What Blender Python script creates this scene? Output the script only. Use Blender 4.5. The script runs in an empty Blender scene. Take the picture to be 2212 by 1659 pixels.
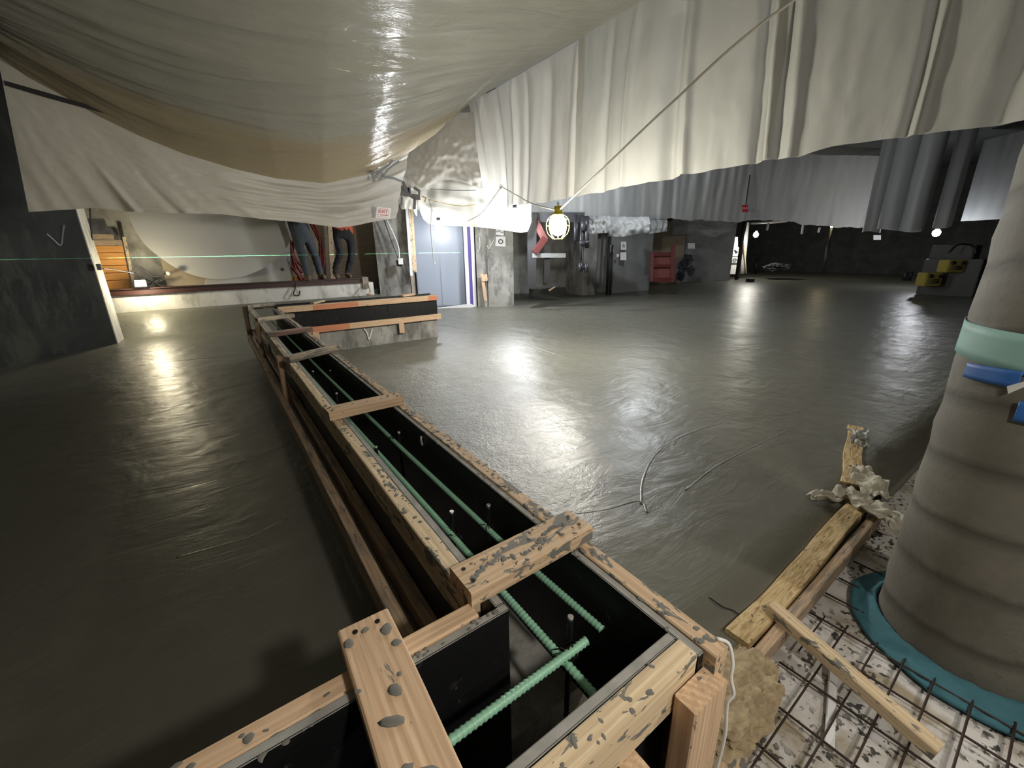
import bpy, bmesh, math, random
from mathutils import Vector, Matrix, noise
random.seed(7)
C = bpy.context.scene.collection
sc = bpy.context.scene

# ------------------------------------------------------------------ camera
FPX, PIT, ROLL, YAW = 892.126, 0.3101, -0.016034, 0.60649
CAM = Vector((0, 0, 1.35))
Fw = Vector((math.sin(YAW)*math.cos(PIT), math.cos(YAW)*math.cos(PIT), -math.sin(PIT)))
r0 = Vector((math.cos(YAW), -math.sin(YAW), 0)); u0 = r0.cross(Fw)
Rt = r0*math.cos(ROLL)+u0*math.sin(ROLL); Up = -r0*math.sin(ROLL)+u0*math.cos(ROLL)
cd = bpy.data.cameras.new('camera'); cam = bpy.data.objects.new('camera', cd); C.objects.link(cam)
cd.sensor_width = 36; cd.lens = FPX/2212*36; cd.clip_start = .02; cd.clip_end = 200
cam.matrix_world = Matrix(((Rt.x, Up.x, -Fw.x, CAM.x), (Rt.y, Up.y, -Fw.y, CAM.y), (Rt.z, Up.z, -Fw.z, CAM.z), (0, 0, 0, 1)))
sc.camera = cam
sc.view_settings.view_transform = 'Standard'; sc.view_settings.look = 'None'
sc.view_settings.gamma = 1; sc.view_settings.use_curve_mapping = False
sc.view_settings.exposure = 0.55
w = bpy.data.worlds.new('world'); sc.world = w; w.use_nodes = True
w.node_tree.nodes['Background'].inputs[0].default_value = (.9, .95, 1, 1)
w.node_tree.nodes['Background'].inputs[1].default_value = .004
sc.cycles.max_bounces = 7; sc.cycles.diffuse_bounces = 4; sc.cycles.sample_clamp_indirect = 4

def ray(x, y): return Fw + Rt*((x-1106)/FPX) - Up*((y-829.5)/FPX)
def at(x, y, X=None, Y=None, z=None, k=None):      # world point seen at photo pixel x,y on a given plane or depth
    d = ray(x, y)
    t = X/d.x if X is not None else Y/d.y if Y is not None else (z-1.35)/d.z if z is not None else k
    return CAM + d*t
def atp(x, y, p0, n):
    d = ray(x, y); return CAM + d*((p0-CAM).dot(n)/d.dot(n))

# ------------------------------------------------------------------ lamps
def lamp(name, loc, watts, col=(1, .93, .8), rad=.05):
    l = bpy.data.lights.new(name, 'POINT'); l.energy = watts; l.color = col; l.shadow_soft_size = rad
    o = bpy.data.objects.new(name, l); o.location = loc; C.objects.link(o); return o
P_CAGE = at(1205, 487, k=5.0); P_OVER = Vector((2.0, -1.2, 1.95)); P_BULB = at(948, 490, Y=8.75)
P_TARP = at(1112, 466, Y=7.95); P_WORK = at(303, 612, Y=10.2)
P_F1 = at(1633, 507, k=18); P_F2 = at(2023, 503, k=13); P_F3 = at(1797, 489, k=17)
# string continues behind the photographer; its next lantern, P_OVER, hangs over the pour
lamp('string_or_fill_light', Vector((2.5, 11.0, 3.3)), 14, (1, .90, .72), .05)   # unseen fill added to brighten the plywood behind the workers
lamp('string_or_fill_light', Vector((7.9, 6.0, 2.95)), 125, (.90, .95, 1), .06)   # unseen fill added behind the long curtain to light the distant one
lamp('string_or_fill_light', P_OVER, 38, (1, .93, .80), .05)
lamp('string_or_fill_light', Vector((.4, -.9, 2.1)), 60, (1, .94, .83), .06)  # unseen fill added behind the camera to brighten the near timber

# ------------------------------------------------------------------ materials
def mat(name): 
    m = bpy.data.materials.new(name); m.use_nodes = True; nt = m.node_tree
    return m, nt, nt.nodes['Principled BSDF']
def N(nt, t, **kw):
    n = nt.nodes.new('ShaderNode'+t)
    for k, v in kw.items():
        if k in n.inputs.keys(): n.inputs[k].default_value = v
        else: setattr(n, k, v)
    return n
def Lk(nt, a, b): nt.links.new(a, b)
def coords(nt, scale=(1, 1, 1), kind='Object', loc=(0, 0, 0)):
    tc = N(nt, 'TexCoord'); mp = N(nt, 'Mapping'); mp.inputs['Scale'].default_value = scale; mp.inputs['Location'].default_value = loc
    Lk(nt, tc.outputs[kind], mp.inputs[0]); return mp.outputs[0]
def wpos(nt, scale=(1, 1, 1)):
    g = N(nt, 'NewGeometry'); mp = N(nt, 'Mapping'); mp.inputs['Scale'].default_value = scale
    Lk(nt, g.outputs['Position'], mp.inputs[0]); return mp.outputs[0]
def noi(nt, vec, scale, detail=4, rough=.55, dist=0):
    n = N(nt, 'TexNoise'); n.inputs['Scale'].default_value = scale; n.inputs['Detail'].default_value = detail
    n.inputs['Roughness'].default_value = rough; n.inputs['Distortion'].default_value = dist
    Lk(nt, vec, n.inputs['Vector']); return n.outputs['Fac']
def ramp(nt, fac, stops):
    r = N(nt, 'ValToRGB'); e = r.color_ramp.elements
    for i, (p, c) in enumerate(stops):
        el = e[i] if i < 2 else e.new(p)
        el.position = p; el.color = (c if len(c) == 4 else (*c, 1)) if not isinstance(c, (int, float)) else (c, c, c, 1)
    Lk(nt, fac, r.inputs[0]); return r.outputs[0]
def mix(nt, fac, a, b, mode='MIX'):
    m = N(nt, 'Mix', data_type='RGBA', blend_type=mode)
    for i, v in ((0, fac), (6, a), (7, b)):
        if isinstance(v, bpy.types.NodeSocket): Lk(nt, v, m.inputs[i])
        else: m.inputs[i].default_value = v if i == 0 else (*v, 1)
    return m.outputs[2]
def math_(nt, op, a, b=0.0, c=0.0):
    m = N(nt, 'Math', operation=op)
    for i, v in enumerate((a, b, c)):
        if isinstance(v, bpy.types.NodeSocket): Lk(nt, v, m.inputs[i])
        else: m.inputs[i].default_value = v
    return m.outputs[0]
def bump(nt, h, strength=.3, dist=.01, normal=None):
    b = N(nt, 'Bump'); b.inputs['Strength'].default_value = strength; b.inputs['Distance'].default_value = dist
    Lk(nt, h, b.inputs['Height'])
    if normal: Lk(nt, normal, b.inputs['Normal'])
    return b.outputs[0]

def simple(name, col, rough=.6, metal=0, emit=None, es=0, var=.15, vs=12):
    m, nt, b = mat(name)
    f = noi(nt, coords(nt), vs)
    c = mix(nt, f, tuple(x*(1-var) for x in col), tuple(min(1, x*(1+var)) for x in col))
    Lk(nt, c, b.inputs['Base Color']); b.inputs['Roughness'].default_value = rough; b.inputs['Metallic'].default_value = metal
    if emit: b.inputs['Emission Color'].default_value = (*emit, 1); b.inputs['Emission Strength'].default_value = es
    return m

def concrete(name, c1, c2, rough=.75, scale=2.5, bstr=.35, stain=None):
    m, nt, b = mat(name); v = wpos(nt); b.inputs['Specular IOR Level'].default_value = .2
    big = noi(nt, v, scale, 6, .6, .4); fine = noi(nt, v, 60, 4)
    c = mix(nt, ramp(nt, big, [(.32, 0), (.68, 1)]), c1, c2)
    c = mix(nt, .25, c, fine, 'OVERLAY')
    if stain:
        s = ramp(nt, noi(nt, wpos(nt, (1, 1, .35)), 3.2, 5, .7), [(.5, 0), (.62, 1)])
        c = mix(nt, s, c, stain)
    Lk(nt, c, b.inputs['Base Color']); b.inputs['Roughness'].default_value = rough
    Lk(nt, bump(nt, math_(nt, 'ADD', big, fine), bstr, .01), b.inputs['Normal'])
    return m

def wet_slab():
    m, nt, b = mat('wet_concrete_slab')
    v = wpos(nt); g = N(nt, 'NewGeometry'); sx = N(nt, 'SeparateXYZ'); Lk(nt, g.outputs['Position'], sx.inputs[0])
    big = noi(nt, v, .7, 4, .5, .6)
    blot = noi(nt, v, 3.0, 5, .6, 1.2)
    trow = noi(nt, wpos(nt, (1.1, 3.0, 1)), 1.6, 5, .6, 1.5)
    grit = noi(nt, v, 75, 3, .7)
    midg = noi(nt, v, 22, 4, .65, .8)
    c = mix(nt, big, (.120, .120, .096), (.160, .158, .128))
    c = mix(nt, ramp(nt, blot, [(.35, 0), (.7, 1)]), c, (.125, .121, .10))
    Lk(nt, c, b.inputs['Base Color'])
    # broomed, gritty patch beside the form; steel trowelled elsewhere
    q_ = math_(nt, 'SUBTRACT', sx.outputs[0], math_(nt, 'MULTIPLY', sx.outputs[1], .45))
    mk_ = N(nt, 'MapRange'); Lk(nt, math_(nt, 'ADD', q_, math_(nt, 'MULTIPLY', blot, 1.2)), mk_.inputs[0]); mk_.inputs[1].default_value = 1.2; mk_.inputs[2].default_value = 1.7; mk_.inputs[3].default_value = 1; mk_.inputs[4].default_value = 0
    mask = mk_.outputs[0]
    ymask = N(nt, 'MapRange'); Lk(nt, sx.outputs[1], ymask.inputs[0]); ymask.inputs[1].default_value = .95; ymask.inputs[2].default_value = 1.5
    xm = N(nt, 'MapRange'); Lk(nt, sx.outputs[0], xm.inputs[0]); xm.inputs[1].default_value = 0; xm.inputs[2].default_value = .5
    gm = math_(nt, 'MULTIPLY', math_(nt, 'MULTIPLY', mask, ymask.outputs[0]), xm.outputs[0])
    rr = N(nt, 'MapRange'); Lk(nt, blot, rr.inputs[0]); rr.inputs[3].default_value = .24; rr.inputs[4].default_value = .50
    Lk(nt, rr.outputs[0], b.inputs['Roughness'])
    b.inputs['Specular IOR Level'].default_value = .5
    und = noi(nt, wpos(nt, (1.0, .8, 1)), 2.4, 3, .5, .5)
    h = math_(nt, 'ADD', math_(nt, 'ADD', math_(nt, 'MULTIPLY', trow, .42), math_(nt, 'MULTIPLY', und, .9)), math_(nt, 'MULTIPLY', math_(nt, 'MULTIPLY', midg, .34), math_(nt, 'ADD', gm, .12)))
    h = math_(nt, 'ADD', h, math_(nt, 'MULTIPLY', math_(nt, 'MULTIPLY', grit, .16), math_(nt, 'ADD', gm, .12)))
    Lk(nt, bump(nt, h, .5, .035), b.inputs['Normal'])
    return m

def wood(name, light, dark, splat=.5, grey=0.0, rough=.7, seed=0, crust=(.17, .165, .15)):
    m, nt, b = mat(name)
    oi = N(nt, 'ObjectInfo'); cmb = N(nt, 'CombineXYZ'); 
    for i in range(3): Lk(nt, math_(nt, 'MULTIPLY', oi.outputs['Random'], (3.1, .31, .17)[i]), cmb.inputs[i])
    tc = N(nt, 'TexCoord'); ad = N(nt, 'VectorMath', operation='ADD'); Lk(nt, tc.outputs['Object'], ad.inputs[0]); Lk(nt, cmb.outputs[0], ad.inputs[1])
    def mp(s):
        q = N(nt, 'Mapping'); q.inputs['Scale'].default_value = s; Lk(nt, ad.outputs[0], q.inputs[0]); return q.outputs[0]
    wv = N(nt, 'TexWave', wave_type='RINGS', rings_direction='X'); wv.inputs['Scale'].default_value = 26; wv.inputs['Distortion'].default_value = 6
    wv.inputs['Detail'].default_value = 3; wv.inputs['Detail Scale'].default_value = .6
    Lk(nt, mp((.09, 1, 1)), wv.inputs['Vector'])
    streak = noi(nt, mp((1.2, 45, 45)), 3, 4, .6)
    c = mix(nt, wv.outputs['Fac'], light, dark)
    c = mix(nt, ramp(nt, streak, [(.35, 0), (.75, 1)]), c, tuple(x*.72 for x in dark))
    kn = N(nt, 'TexVoronoi'); kn.inputs['Scale'].default_value = 3.3; Lk(nt, mp((1, 2.2, 2.2)), kn.inputs['Vector'])
    c = mix(nt, ramp(nt, kn.outputs['Distance'], [(.03, 1), (.075, 0)]), c, (.16, .07, .03))
    if grey: c = mix(nt, ramp(nt, noi(nt, mp((2, 20, 20)), 3, 4), [(.5-grey*.5, 0), (.75-grey*.4, 1)]), c, (.16, .155, .145))
    s1 = noi(nt, mp((9, 22, 22)), 1.6, 5, .62, .6)
    s2 = noi(nt, mp((40, 60, 60)), 1.3, 2, .5)
    th = .70-.16*splat
    sp = math_(nt, 'MAXIMUM', ramp(nt, s1, [(th, 0), (th+.02, 1)]), ramp(nt, s2, [(.79-.1*splat, 0), (.80-.1*splat, 1)]))
    c = mix(nt, sp, c, crust)
    Lk(nt, c, b.inputs['Base Color']); b.inputs['Roughness'].default_value = rough
    h = math_(nt, 'ADD', math_(nt, 'MULTIPLY', streak, .35), math_(nt, 'MULTIPLY', sp, 1.0))
    Lk(nt, bump(nt, h, .5, .003), b.inputs['Normal'])
    return m

def tarp(name, col, transl=.35, rough=.35, spec=.5, tan=None, wr=.4, wscale=9, stretch=(1, 1, .35)):
    m, nt, b = mat(name)
    v = wpos(nt, stretch)
    n1 = noi(nt, v, 2.0, 5, .6, .8); n2 = noi(nt, v, wscale, 5, .65, 1.2)
    c = mix(nt, n1, tuple(x*.86 for x in col), tuple(min(1, x*1.08) for x in col))
    if tan:
        uv = N(nt, 'UVMap'); s = N(nt, 'SeparateXYZ'); Lk(nt, uv.outputs[0], s.inputs[0])
        f = math_(nt, 'ADD', s.outputs[1], math_(nt, 'MULTIPLY', n1, .05))
        c = mix(nt, ramp(nt, f, [(tan[1], 1), (tan[1]+.035, 0)]), c, tan[0])
    Lk(nt, c, b.inputs['Base Color']); b.inputs['Roughness'].default_value = rough; b.inputs['Specular IOR Level'].default_value = spec
    nb = bump(nt, n2, wr, .03); Lk(nt, nb, b.inputs['Normal'])
    t = N(nt, 'BsdfTranslucent'); Lk(nt, c, t.inputs[0])
    mx = N(nt, 'MixShader'); mx.inputs[0].default_value = transl
    out = nt.nodes['Material Output']
    Lk(nt, b.outputs[0], mx.inputs[1]); Lk(nt, t.outputs[0], mx.inputs[2]); Lk(nt, mx.outputs[0], out.inputs[0])
    return m

def black_ply():
    m, nt, b = mat('black_faced_plywood')
    v = wpos(nt); g = N(nt, 'NewGeometry'); sx = N(nt, 'SeparateXYZ'); Lk(nt, g.outputs['Normal'], sx.inputs[0])
    n = noi(nt, v, 5, 5, .7, 1.0); st = noi(nt, wpos(nt, (3, 3, 30)), 8, 4)
    sm = ramp(nt, noi(nt, v, 7, 6, .75, 2.5), [(.60, 0), (.74, 1)])
    c = mix(nt, sm, (.008, .008, .009), (.10, .10, .105))
    edge = mix(nt, st, (.17, .165, .155), (.46, .45, .42))
    up = ramp(nt, sx.outputs[2], [(.5, 0), (.7, 1)])
    c = mix(nt, up, c, edge)
    Lk(nt, c, b.inputs['Base Color']); 
    Lk(nt, mix(nt, up, (.45,)*3, (.8,)*3), b.inputs['Roughness'])
    b.inputs['Specular IOR Level'].default_value = .3
    Lk(nt, bump(nt, math_(nt, 'ADD', n, st), .3, .003), b.inputs['Normal'])
    return m

def splat_ground():
    m, nt, b = mat('white_insulation_with_splatter')
    v = wpos(nt)
    base = mix(nt, noi(nt, v, 6, 5, .6), (.50, .475, .46), (.72, .70, .69))
    stn = ramp(nt, noi(nt, v, 5, 5, .65, .5), [(.5, 0), (.66, 1)])
    c = mix(nt, stn, base, (.34, .28, .20))
    s = ramp(nt, noi(nt, v, 42, 2, .5, .2), [(.565, 0), (.60, 1)])
    zone = ramp(nt, noi(nt, v, 5.5, 3), [(.43, 0), (.56, 1)])
    s = math_(nt, 'MULTIPLY', s, zone)
    c = mix(nt, s, c, (.07, .065, .06))
    Lk(nt, c, b.inputs['Base Color']); b.inputs['Roughness'].default_value = .6
    Lk(nt, bump(nt, s, .6, .008), b.inputs['Normal'])
    return m

def osb_mat():
    m, nt, b = mat('strand_board')
    v = coords(nt, (3.2, 26, 26)); n = noi(nt, v, 1.6, 6, .6, 1.6)
    c = ramp(nt, n, [(.28, (.13, .075, .03)), (.45, (.42, .29, .13)), (.6, (.60, .46, .25)), (.72, (.30, .19, .08))])
    s = ramp(nt, noi(nt, coords(nt, (12, 25, 25)), 1.6, 5, .65), [(.63, 0), (.65, 1)])
    c = mix(nt, s, c, (.10, .095, .085))
    Lk(nt, c, b.inputs['Base Color']); b.inputs['Roughness'].default_value = .75
    Lk(nt, bump(nt, n, .7, .006), b.inputs['Normal'])
    return m

def column_mat():
    m, nt, b = mat('spiral_formed_concrete')
    v = wpos(nt); big = noi(nt, v, 2.2, 6, .65, .6); fine = noi(nt, v, 40, 4)
    tc = N(nt, 'TexCoord'); s = N(nt, 'SeparateXYZ'); Lk(nt, tc.outputs['Object'], s.inputs[0])
    ang = math_(nt, 'ARCTAN2', s.outputs[1], s.outputs[0])
    h = math_(nt, 'ADD', math_(nt, 'MULTIPLY', s.outputs[2], 1/.21), math_(nt, 'MULTIPLY', ang, -1/6.28318))
    fr = math_(nt, 'FRACT', math_(nt, 'ADD', h, math_(nt, 'MULTIPLY', big, .35)))
    band = ramp(nt, fr, [(0, 1), (.12, 0), (.80, 0), (1, 1)])
    c = mix(nt, ramp(nt, big, [(.3, 0), (.7, 1)]), (.105, .098, .08), (.20, .187, .155))
    c = mix(nt, math_(nt, 'MULTIPLY', band, .75), c, (.055, .050, .042))
    c = mix(nt, ramp(nt, fine, [(.66, 0), (.72, 1)]), c, (.12, .11, .09))
    Lk(nt, c, b.inputs['Base Color']); b.inputs['Roughness'].default_value = .7
    Lk(nt, bump(nt, math_(nt, 'ADD', math_(nt, 'MULTIPLY', band, -1), fine), .35, .004), b.inputs['Normal'])
    return m

M = dict(
 slab=wet_slab(), ground=splat_ground(), osb=osb_mat(), column=column_mat(), ply=black_ply(),
 wood=wood('pine_lumber', (.74, .54, .36), (.60, .40, .25), .30),
 wood_splat=wood('pine_lumber_cement_spattered', (.72, .54, .36), (.58, .40, .25), .95),
 wood_pale=wood('pale_pine_lumber', (.80, .65, .44), (.66, .50, .32), .75),
 wood_weather=wood('weathered_lumber', (.74, .61, .44), (.56, .44, .30), .9, .25),
 wood_dark=wood('stained_lumber', (.62, .45, .30), (.48, .33, .21), .5, .1),
 wood_red=wood('orange_marked_lumber', (.68, .22, .10), (.58, .26, .14), .25),
 wood_pink=wood('pink_marked_lumber', (.62, .20, .20), (.45, .30, .22), .6, .3),
 wood_orange=wood('amber_boards', (.80, .40, .12), (.66, .29, .07), .0),
 plyw=wood('sheet_plywood', (.40, .30, .17), (.31, .22, .115), .55, .3),
 conc=concrete('old_concrete', (.22, .215, .20), (.40, .39, .36), stain=(.15, .145, .135)),
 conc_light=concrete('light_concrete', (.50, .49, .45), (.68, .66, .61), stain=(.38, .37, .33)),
 conc_shaded=concrete('shaded_concrete', (.010, .011, .009), (.026, .027, .022), .55, 1.5, stain=(.045, .045, .034)),  # left wall's lack of light is put into this near-black base
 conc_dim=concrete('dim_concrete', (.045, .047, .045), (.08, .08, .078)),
 panel=concrete('grey_sheathing', (.22, .225, .225), (.33, .335, .335), .6, 1.5, .15),
 tarpA=tarp('clear_poly_ceiling', (.42, .41, .345), .30, .20, .8, ((.42, .35, .23), .11), .9, 3.2, (.35, 1.6, 1)),
 tarpB=tarp('white_poly_curtain', (.51, .505, .46), .30, .42, .4, wr=.25, wscale=3),
 tarpC=tarp('grey_poly_curtain', (.60, .575, .52), .35, .40, .4, wr=.25, wscale=3),
 tarpD=tarp('dusty_poly_curtain', (.66, .67, .66), .30, .5, .3, wr=.25, wscale=3),
 tarpH=tarp('dark_pleated_poly', (.34, .35, .35), .25, .45, .4, wr=.15, wscale=3),
 tarpF=tarp('bright_poly_curtain', (.70, .68, .60), .45, .32, .6, wr=.4, wscale=3),
 ceil=concrete('grey_ceiling', (.10, .105, .11), (.14, .145, .15)),
 steel=simple('red_oxide_steel', (.040, .014, .011), .5), black=simple('black_rubber', (.012, .012, .013), .5),
 pipe=simple('dark_pipe', (.035, .036, .042), .45, .3), white=simple('white_vinyl', (.75, .75, .76), .5, var=.05),
 greyw=simple('grey_sheet', (.40, .395, .375), .6, var=.06, vs=2), bluegrey=simple('blue_grey_door_paint', (.34, .38, .46), .35, var=.05, vs=2),
 purple=simple('purple_tape', (.09, .06, .28), .5), paper=simple('white_paper', (.80, .79, .78), .7, var=.04),
 red=simple('red_ink', (.55, .03, .05), .6), ink=simple('dark_ink', (.05, .05, .055), .6), chalk=simple('white_chalk', (.72, .72, .70), .8),
 tape=simple('grey_duct_tape', (.20, .205, .22), .35), cord=simple('beige_cord', (.50, .46, .38), .6), wire=simple('tie_wire', (.02, .02, .02), .4, .6),
 cordy=simple('yellow_cord', (.60, .42, .06), .5),
 mesh=simple('rusty_mesh_wire', (.055, .035, .03), .6, .5), rebar=simple('green_epoxy_rebar', (.27, .52, .37), .38, var=.2, vs=40),
 dowel=simple('black_steel_dowel', (.03, .03, .032), .4, .7), tip=simple('cut_steel_tip', (.55, .53, .5), .4, .6),
 foam=simple('blue_foam', (.04, .14, .18), .8, var=.35), teal=simple('teal_tape', (.27, .47, .43), .6, var=.12), blue=simple('blue_tape', (.03, .13, .42), .55),
 cement=simple('cement_crust', (.16, .155, .14), .8, var=.4), yellow=simple('yellow_paint', (.36, .29, .06), .5),
 cage=simple('yellow_plastic_cage', (.75, .62, .05), .4), redhose=simple('dark_red_hose', (.16, .015, .012), .45),
 redf=simple('red_barrier', (.075, .010, .008), .6), tanp=simple('tan_board', (.33, .27, .19), .7), torn=tarp('torn_paper', (.62, .58, .48), .2, .6, .3, wr=.6, wscale=30, stretch=(1, 1, 1)),
 jeans=simple('blue_denim', (.034, .042, .050), .85, var=.5, vs=9), bpants=simple('black_trousers', (.010, .010, .013), .85, var=.3), boot=simple('brown_boots', (.10, .07, .045), .7),
 orange=simple('orange_shirt', (.40, .07, .025), .8), bshirt=simple('black_shirt', (.012, .012, .014), .85), skin=simple('skin', (.42, .24, .16), .5), glass=simple('glass', (.8, .8, .8), .1),
)
def emis(name, col, s):
    m, nt, b = mat(name); b.inputs['Emission Color'].default_value = (*col, 1); b.inputs['Emission Strength'].default_value = s
    b.inputs['Base Color'].default_value = (.8, .8, .8, 1); return m

# ------------------------------------------------------------------ builders
def tag(o, label=None, cat=None, group=None, kind=None):
    if label: o['label'] = label
    if cat: o['category'] = cat
    if group: o['group'] = group
    if kind: o['kind'] = kind
    return o
def empty(name, loc=(0, 0, 0), **kw):
    o = bpy.data.objects.new(name, None); o.location = loc; o.empty_display_size = .1; C.objects.link(o); return tag(o, **kw)
def world_of(o):
    m = o.matrix_basis.copy()
    while o.parent: m = o.parent.matrix_basis @ (o.matrix_parent_inverse @ m); o = o.parent
    return m
def link(name, me, m, parent=None, mw=None):
    o = bpy.data.objects.new(name, me)
    if m: me.materials.append(m)
    C.objects.link(o)
    if mw is None: mw = Matrix.Identity(4)
    if parent:
        o.parent = parent; o.matrix_parent_inverse = world_of(parent).inverted()
        o.matrix_basis = mw
    else: o.matrix_world = mw
    return o
def obj(name, bm, m, parent=None, smooth=False, mw=None):
    me = bpy.data.meshes.new(name); bmesh.ops.recalc_face_normals(bm, faces=bm.faces)
    bm.to_mesh(me); bm.free()
    if smooth:
        for p in me.polygons: p.use_smooth = True
    return link(name, me, m, parent, mw)
def centre(o):     # move the origin to the mesh's own centre so that textures and reading are local
    me = o.data; c = sum((v.co for v in me.vertices), Vector())/max(1, len(me.vertices))
    me.transform(Matrix.Translation(-c)); o.matrix_basis = o.matrix_basis @ Matrix.Translation(c); return o
def addbox(bm, lo, hi):
    x0, y0, z0 = lo; x1, y1, z1 = hi
    v = [bm.verts.new(p) for p in ((x0,y0,z0),(x1,y0,z0),(x1,y1,z0),(x0,y1,z0),(x0,y0,z1),(x1,y0,z1),(x1,y1,z1),(x0,y1,z1))]
    for f in ((0,3,2,1),(4,5,6,7),(0,1,5,4),(1,2,6,5),(2,3,7,6),(3,0,4,7)): bm.faces.new([v[i] for i in f])
def box(name, lo, hi, m, parent=None, bev=0, **kw):
    lo2 = [min(a, b) for a, b in zip(lo, hi)]; hi2 = [max(a, b) for a, b in zip(lo, hi)]
    c = [(a+b)/2 for a, b in zip(lo2, hi2)]
    bm = bmesh.new(); addbox(bm, [a-b for a, b in zip(lo2, c)], [a-b for a, b in zip(hi2, c)])
    if bev: bmesh.ops.bevel(bm, geom=bm.edges[:], offset=bev, segments=2, affect='EDGES')
    return tag(obj(name, bm, m, parent, mw=Matrix.Translation(c)), **kw)
def board(name, p0, p1, wid, thk, m, parent=None, up=(0, 0, 1), bev=.003, wob=.0015, **kw):
    """lumber whose centre line runs p0->p1; thk is measured along up, wid across"""
    p0 = Vector(p0); p1 = Vector(p1); d = p1-p0; Ln = d.length; x = d.normalized(); z = Vector(up); z = (z - x*z.dot(x)).normalized(); y = z.cross(x)
    n = max(2, min(24, int(Ln/.08))); bm = bmesh.new(); rings = []
    prof = [(-1, -1), (1, -1), (1, 1), (-1, 1)]
    pts = []
    for sy, sz in prof:
        a = (sy*(wid/2), sz*(thk/2) - sz*bev); b_ = (sy*(wid/2) - sy*bev, sz*(thk/2))
        pts += [a, b_] if (sy*sz > 0) == (sy < 0 or sy > 0) and sy*sz > 0 else [b_, a]
    pts = [( wid/2, -thk/2+bev), ( wid/2, thk/2-bev), ( wid/2-bev, thk/2), (-wid/2+bev, thk/2), (-wid/2, thk/2-bev), (-wid/2, -thk/2+bev), (-wid/2+bev, -thk/2), (wid/2-bev, -thk/2)]
    for i in range(n+1):
        s = i/n; q = -Ln/2+Ln*s; e = 1.0 if 0 < i < n else .985
        oy = wob*noise.noise(Vector((q*3+p0.x*9, 7, p0.y*5))); oz = wob*noise.noise(Vector((q*3, 3+p0.x, 1+p0.y)))
        rings.append([bm.verts.new((q, a*e+oy, b_*e+oz)) for a, b_ in pts])
    for i in range(n):
        for j in range(8): bm.faces.new((rings[i][j], rings[i][(j+1) % 8], rings[i+1][(j+1) % 8], rings[i+1][j]))
    bm.faces.new(rings[0][::-1]); bm.faces.new(rings[-1])
    c = (p0+p1)/2
    mw = Matrix(((x.x, y.x, z.x, c.x), (x.y, y.y, z.y, c.y), (x.z, y.z, z.z, c.z), (0, 0, 0, 1)))
    return tag(obj(name, bm, m, parent, mw=mw), **kw)
def tube_bm(pts, r, seg=8, bm=None, rf=None, caps=True):
    bm = bm or bmesh.new(); pts = [Vector(p) for p in pts]; rings = []
    t0 = (pts[1]-pts[0]).normalized(); nrm = t0.orthogonal().normalized()
    for i, p in enumerate(pts):
        t = (pts[min(i+1, len(pts)-1)]-pts[max(i-1, 0)]).normalized()
        nrm = (nrm - t*nrm.dot(t)).normalized(); b = t.cross(nrm)
        rr = rf(i) if rf else (r[i] if isinstance(r, (list, tuple)) else r)
        rings.append([bm.verts.new(p+(nrm*math.cos(a)+b*math.sin(a))*rr) for a in (2*math.pi*k/seg for k in range(seg))])
    for i in range(len(rings)-1):
        for j in range(seg): bm.faces.new((rings[i][j], rings[i][(j+1) % seg], rings[i+1][(j+1) % seg], rings[i+1][j]))
    if caps: bm.faces.new(rings[0][::-1]); bm.faces.new(rings[-1])
    return bm
def smooth_pts(pts, n=8):
    pts = [Vector(p) for p in pts]; out = []
    P = [pts[0]*2-pts[1]]+pts+[pts[-1]*2-pts[-2]]
    for i in range(1, len(P)-2):
        for k in range(n):
            t = k/n; a, b, c, d = P[i-1], P[i], P[i+1], P[i+2]
            out.append(.5*((2*b)+(c-a)*t+(2*a-5*b+4*c-d)*t*t+(3*b-a-3*c+d)*t**3))
    out.append(pts[-1]); return out
def tube(name, pts, r, m, parent=None, seg=8, sm=True, n=8, **kw):
    return tag(centre(obj(name, tube_bm(smooth_pts(pts, n) if sm else pts, r, seg), m, parent, True)), **kw)
def cylinder(name, p0, p1, r, m, parent=None, seg=20, r2=None, **kw):
    o = centre(obj(name, tube_bm([p0, p1], [r, r2 or r], seg), m, parent, False))
    for p in o.data.polygons: p.use_smooth = len(p.vertices) == 4
    return tag(o, **kw)
def prism(name, pts, off, m, parent=None, **kw):      # planar polygon (world points) extruded by vector off
    bm = bmesh.new(); off = Vector(off); a = [bm.verts.new(p) for p in pts]; b = [bm.verts.new(Vector(p)+off) for p in pts]
    bm.faces.new(a); bm.faces.new(b[::-1])
    for i in range(len(a)): j = (i+1) % len(a); bm.faces.new((a[j], a[i], b[i], b[j]))
    return tag(centre(obj(name, bm, m, parent)), **kw)
def interp(tab, x):
    if x <= tab[0][0]: return tab[0][1]
    for (a, b), (c, d) in zip(tab, tab[1:]):
        if x <= c: return b+(d-b)*(x-a)/(c-a)
    return tab[-1][1]
def lerpv(tab, s):
    if s <= tab[0][0]: return Vector(tab[0][1])
    for (a, b), (c, d) in zip(tab, tab[1:]):
        if s <= c: return Vector(b).lerp(Vector(d), (s-a)/(c-a))
    return Vector(tab[-1][1])
def sheet(name, nu, nv, f, m, parent=None, **kw):      # f(u,v) -> point; UV = (u,v)
    vs = [f(i/nu, j/nv) for j in range(nv+1) for i in range(nu+1)]
    fs = [(j*(nu+1)+i, j*(nu+1)+i+1, (j+1)*(nu+1)+i+1, (j+1)*(nu+1)+i) for j in range(nv) for i in range(nu)]
    me = bpy.data.meshes.new(name); me.from_pydata([tuple(v) for v in vs], [], fs)
    uv = me.uv_layers.new(name='UVMap')
    for l in me.loops:
        i = l.vertex_index; uv.data[l.index].uv = ((i % (nu+1))/nu, (i//(nu+1))/nv)
    for p in me.polygons: p.use_smooth = True
    return tag(centre(link(name, me, m, parent)), **kw)
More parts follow.
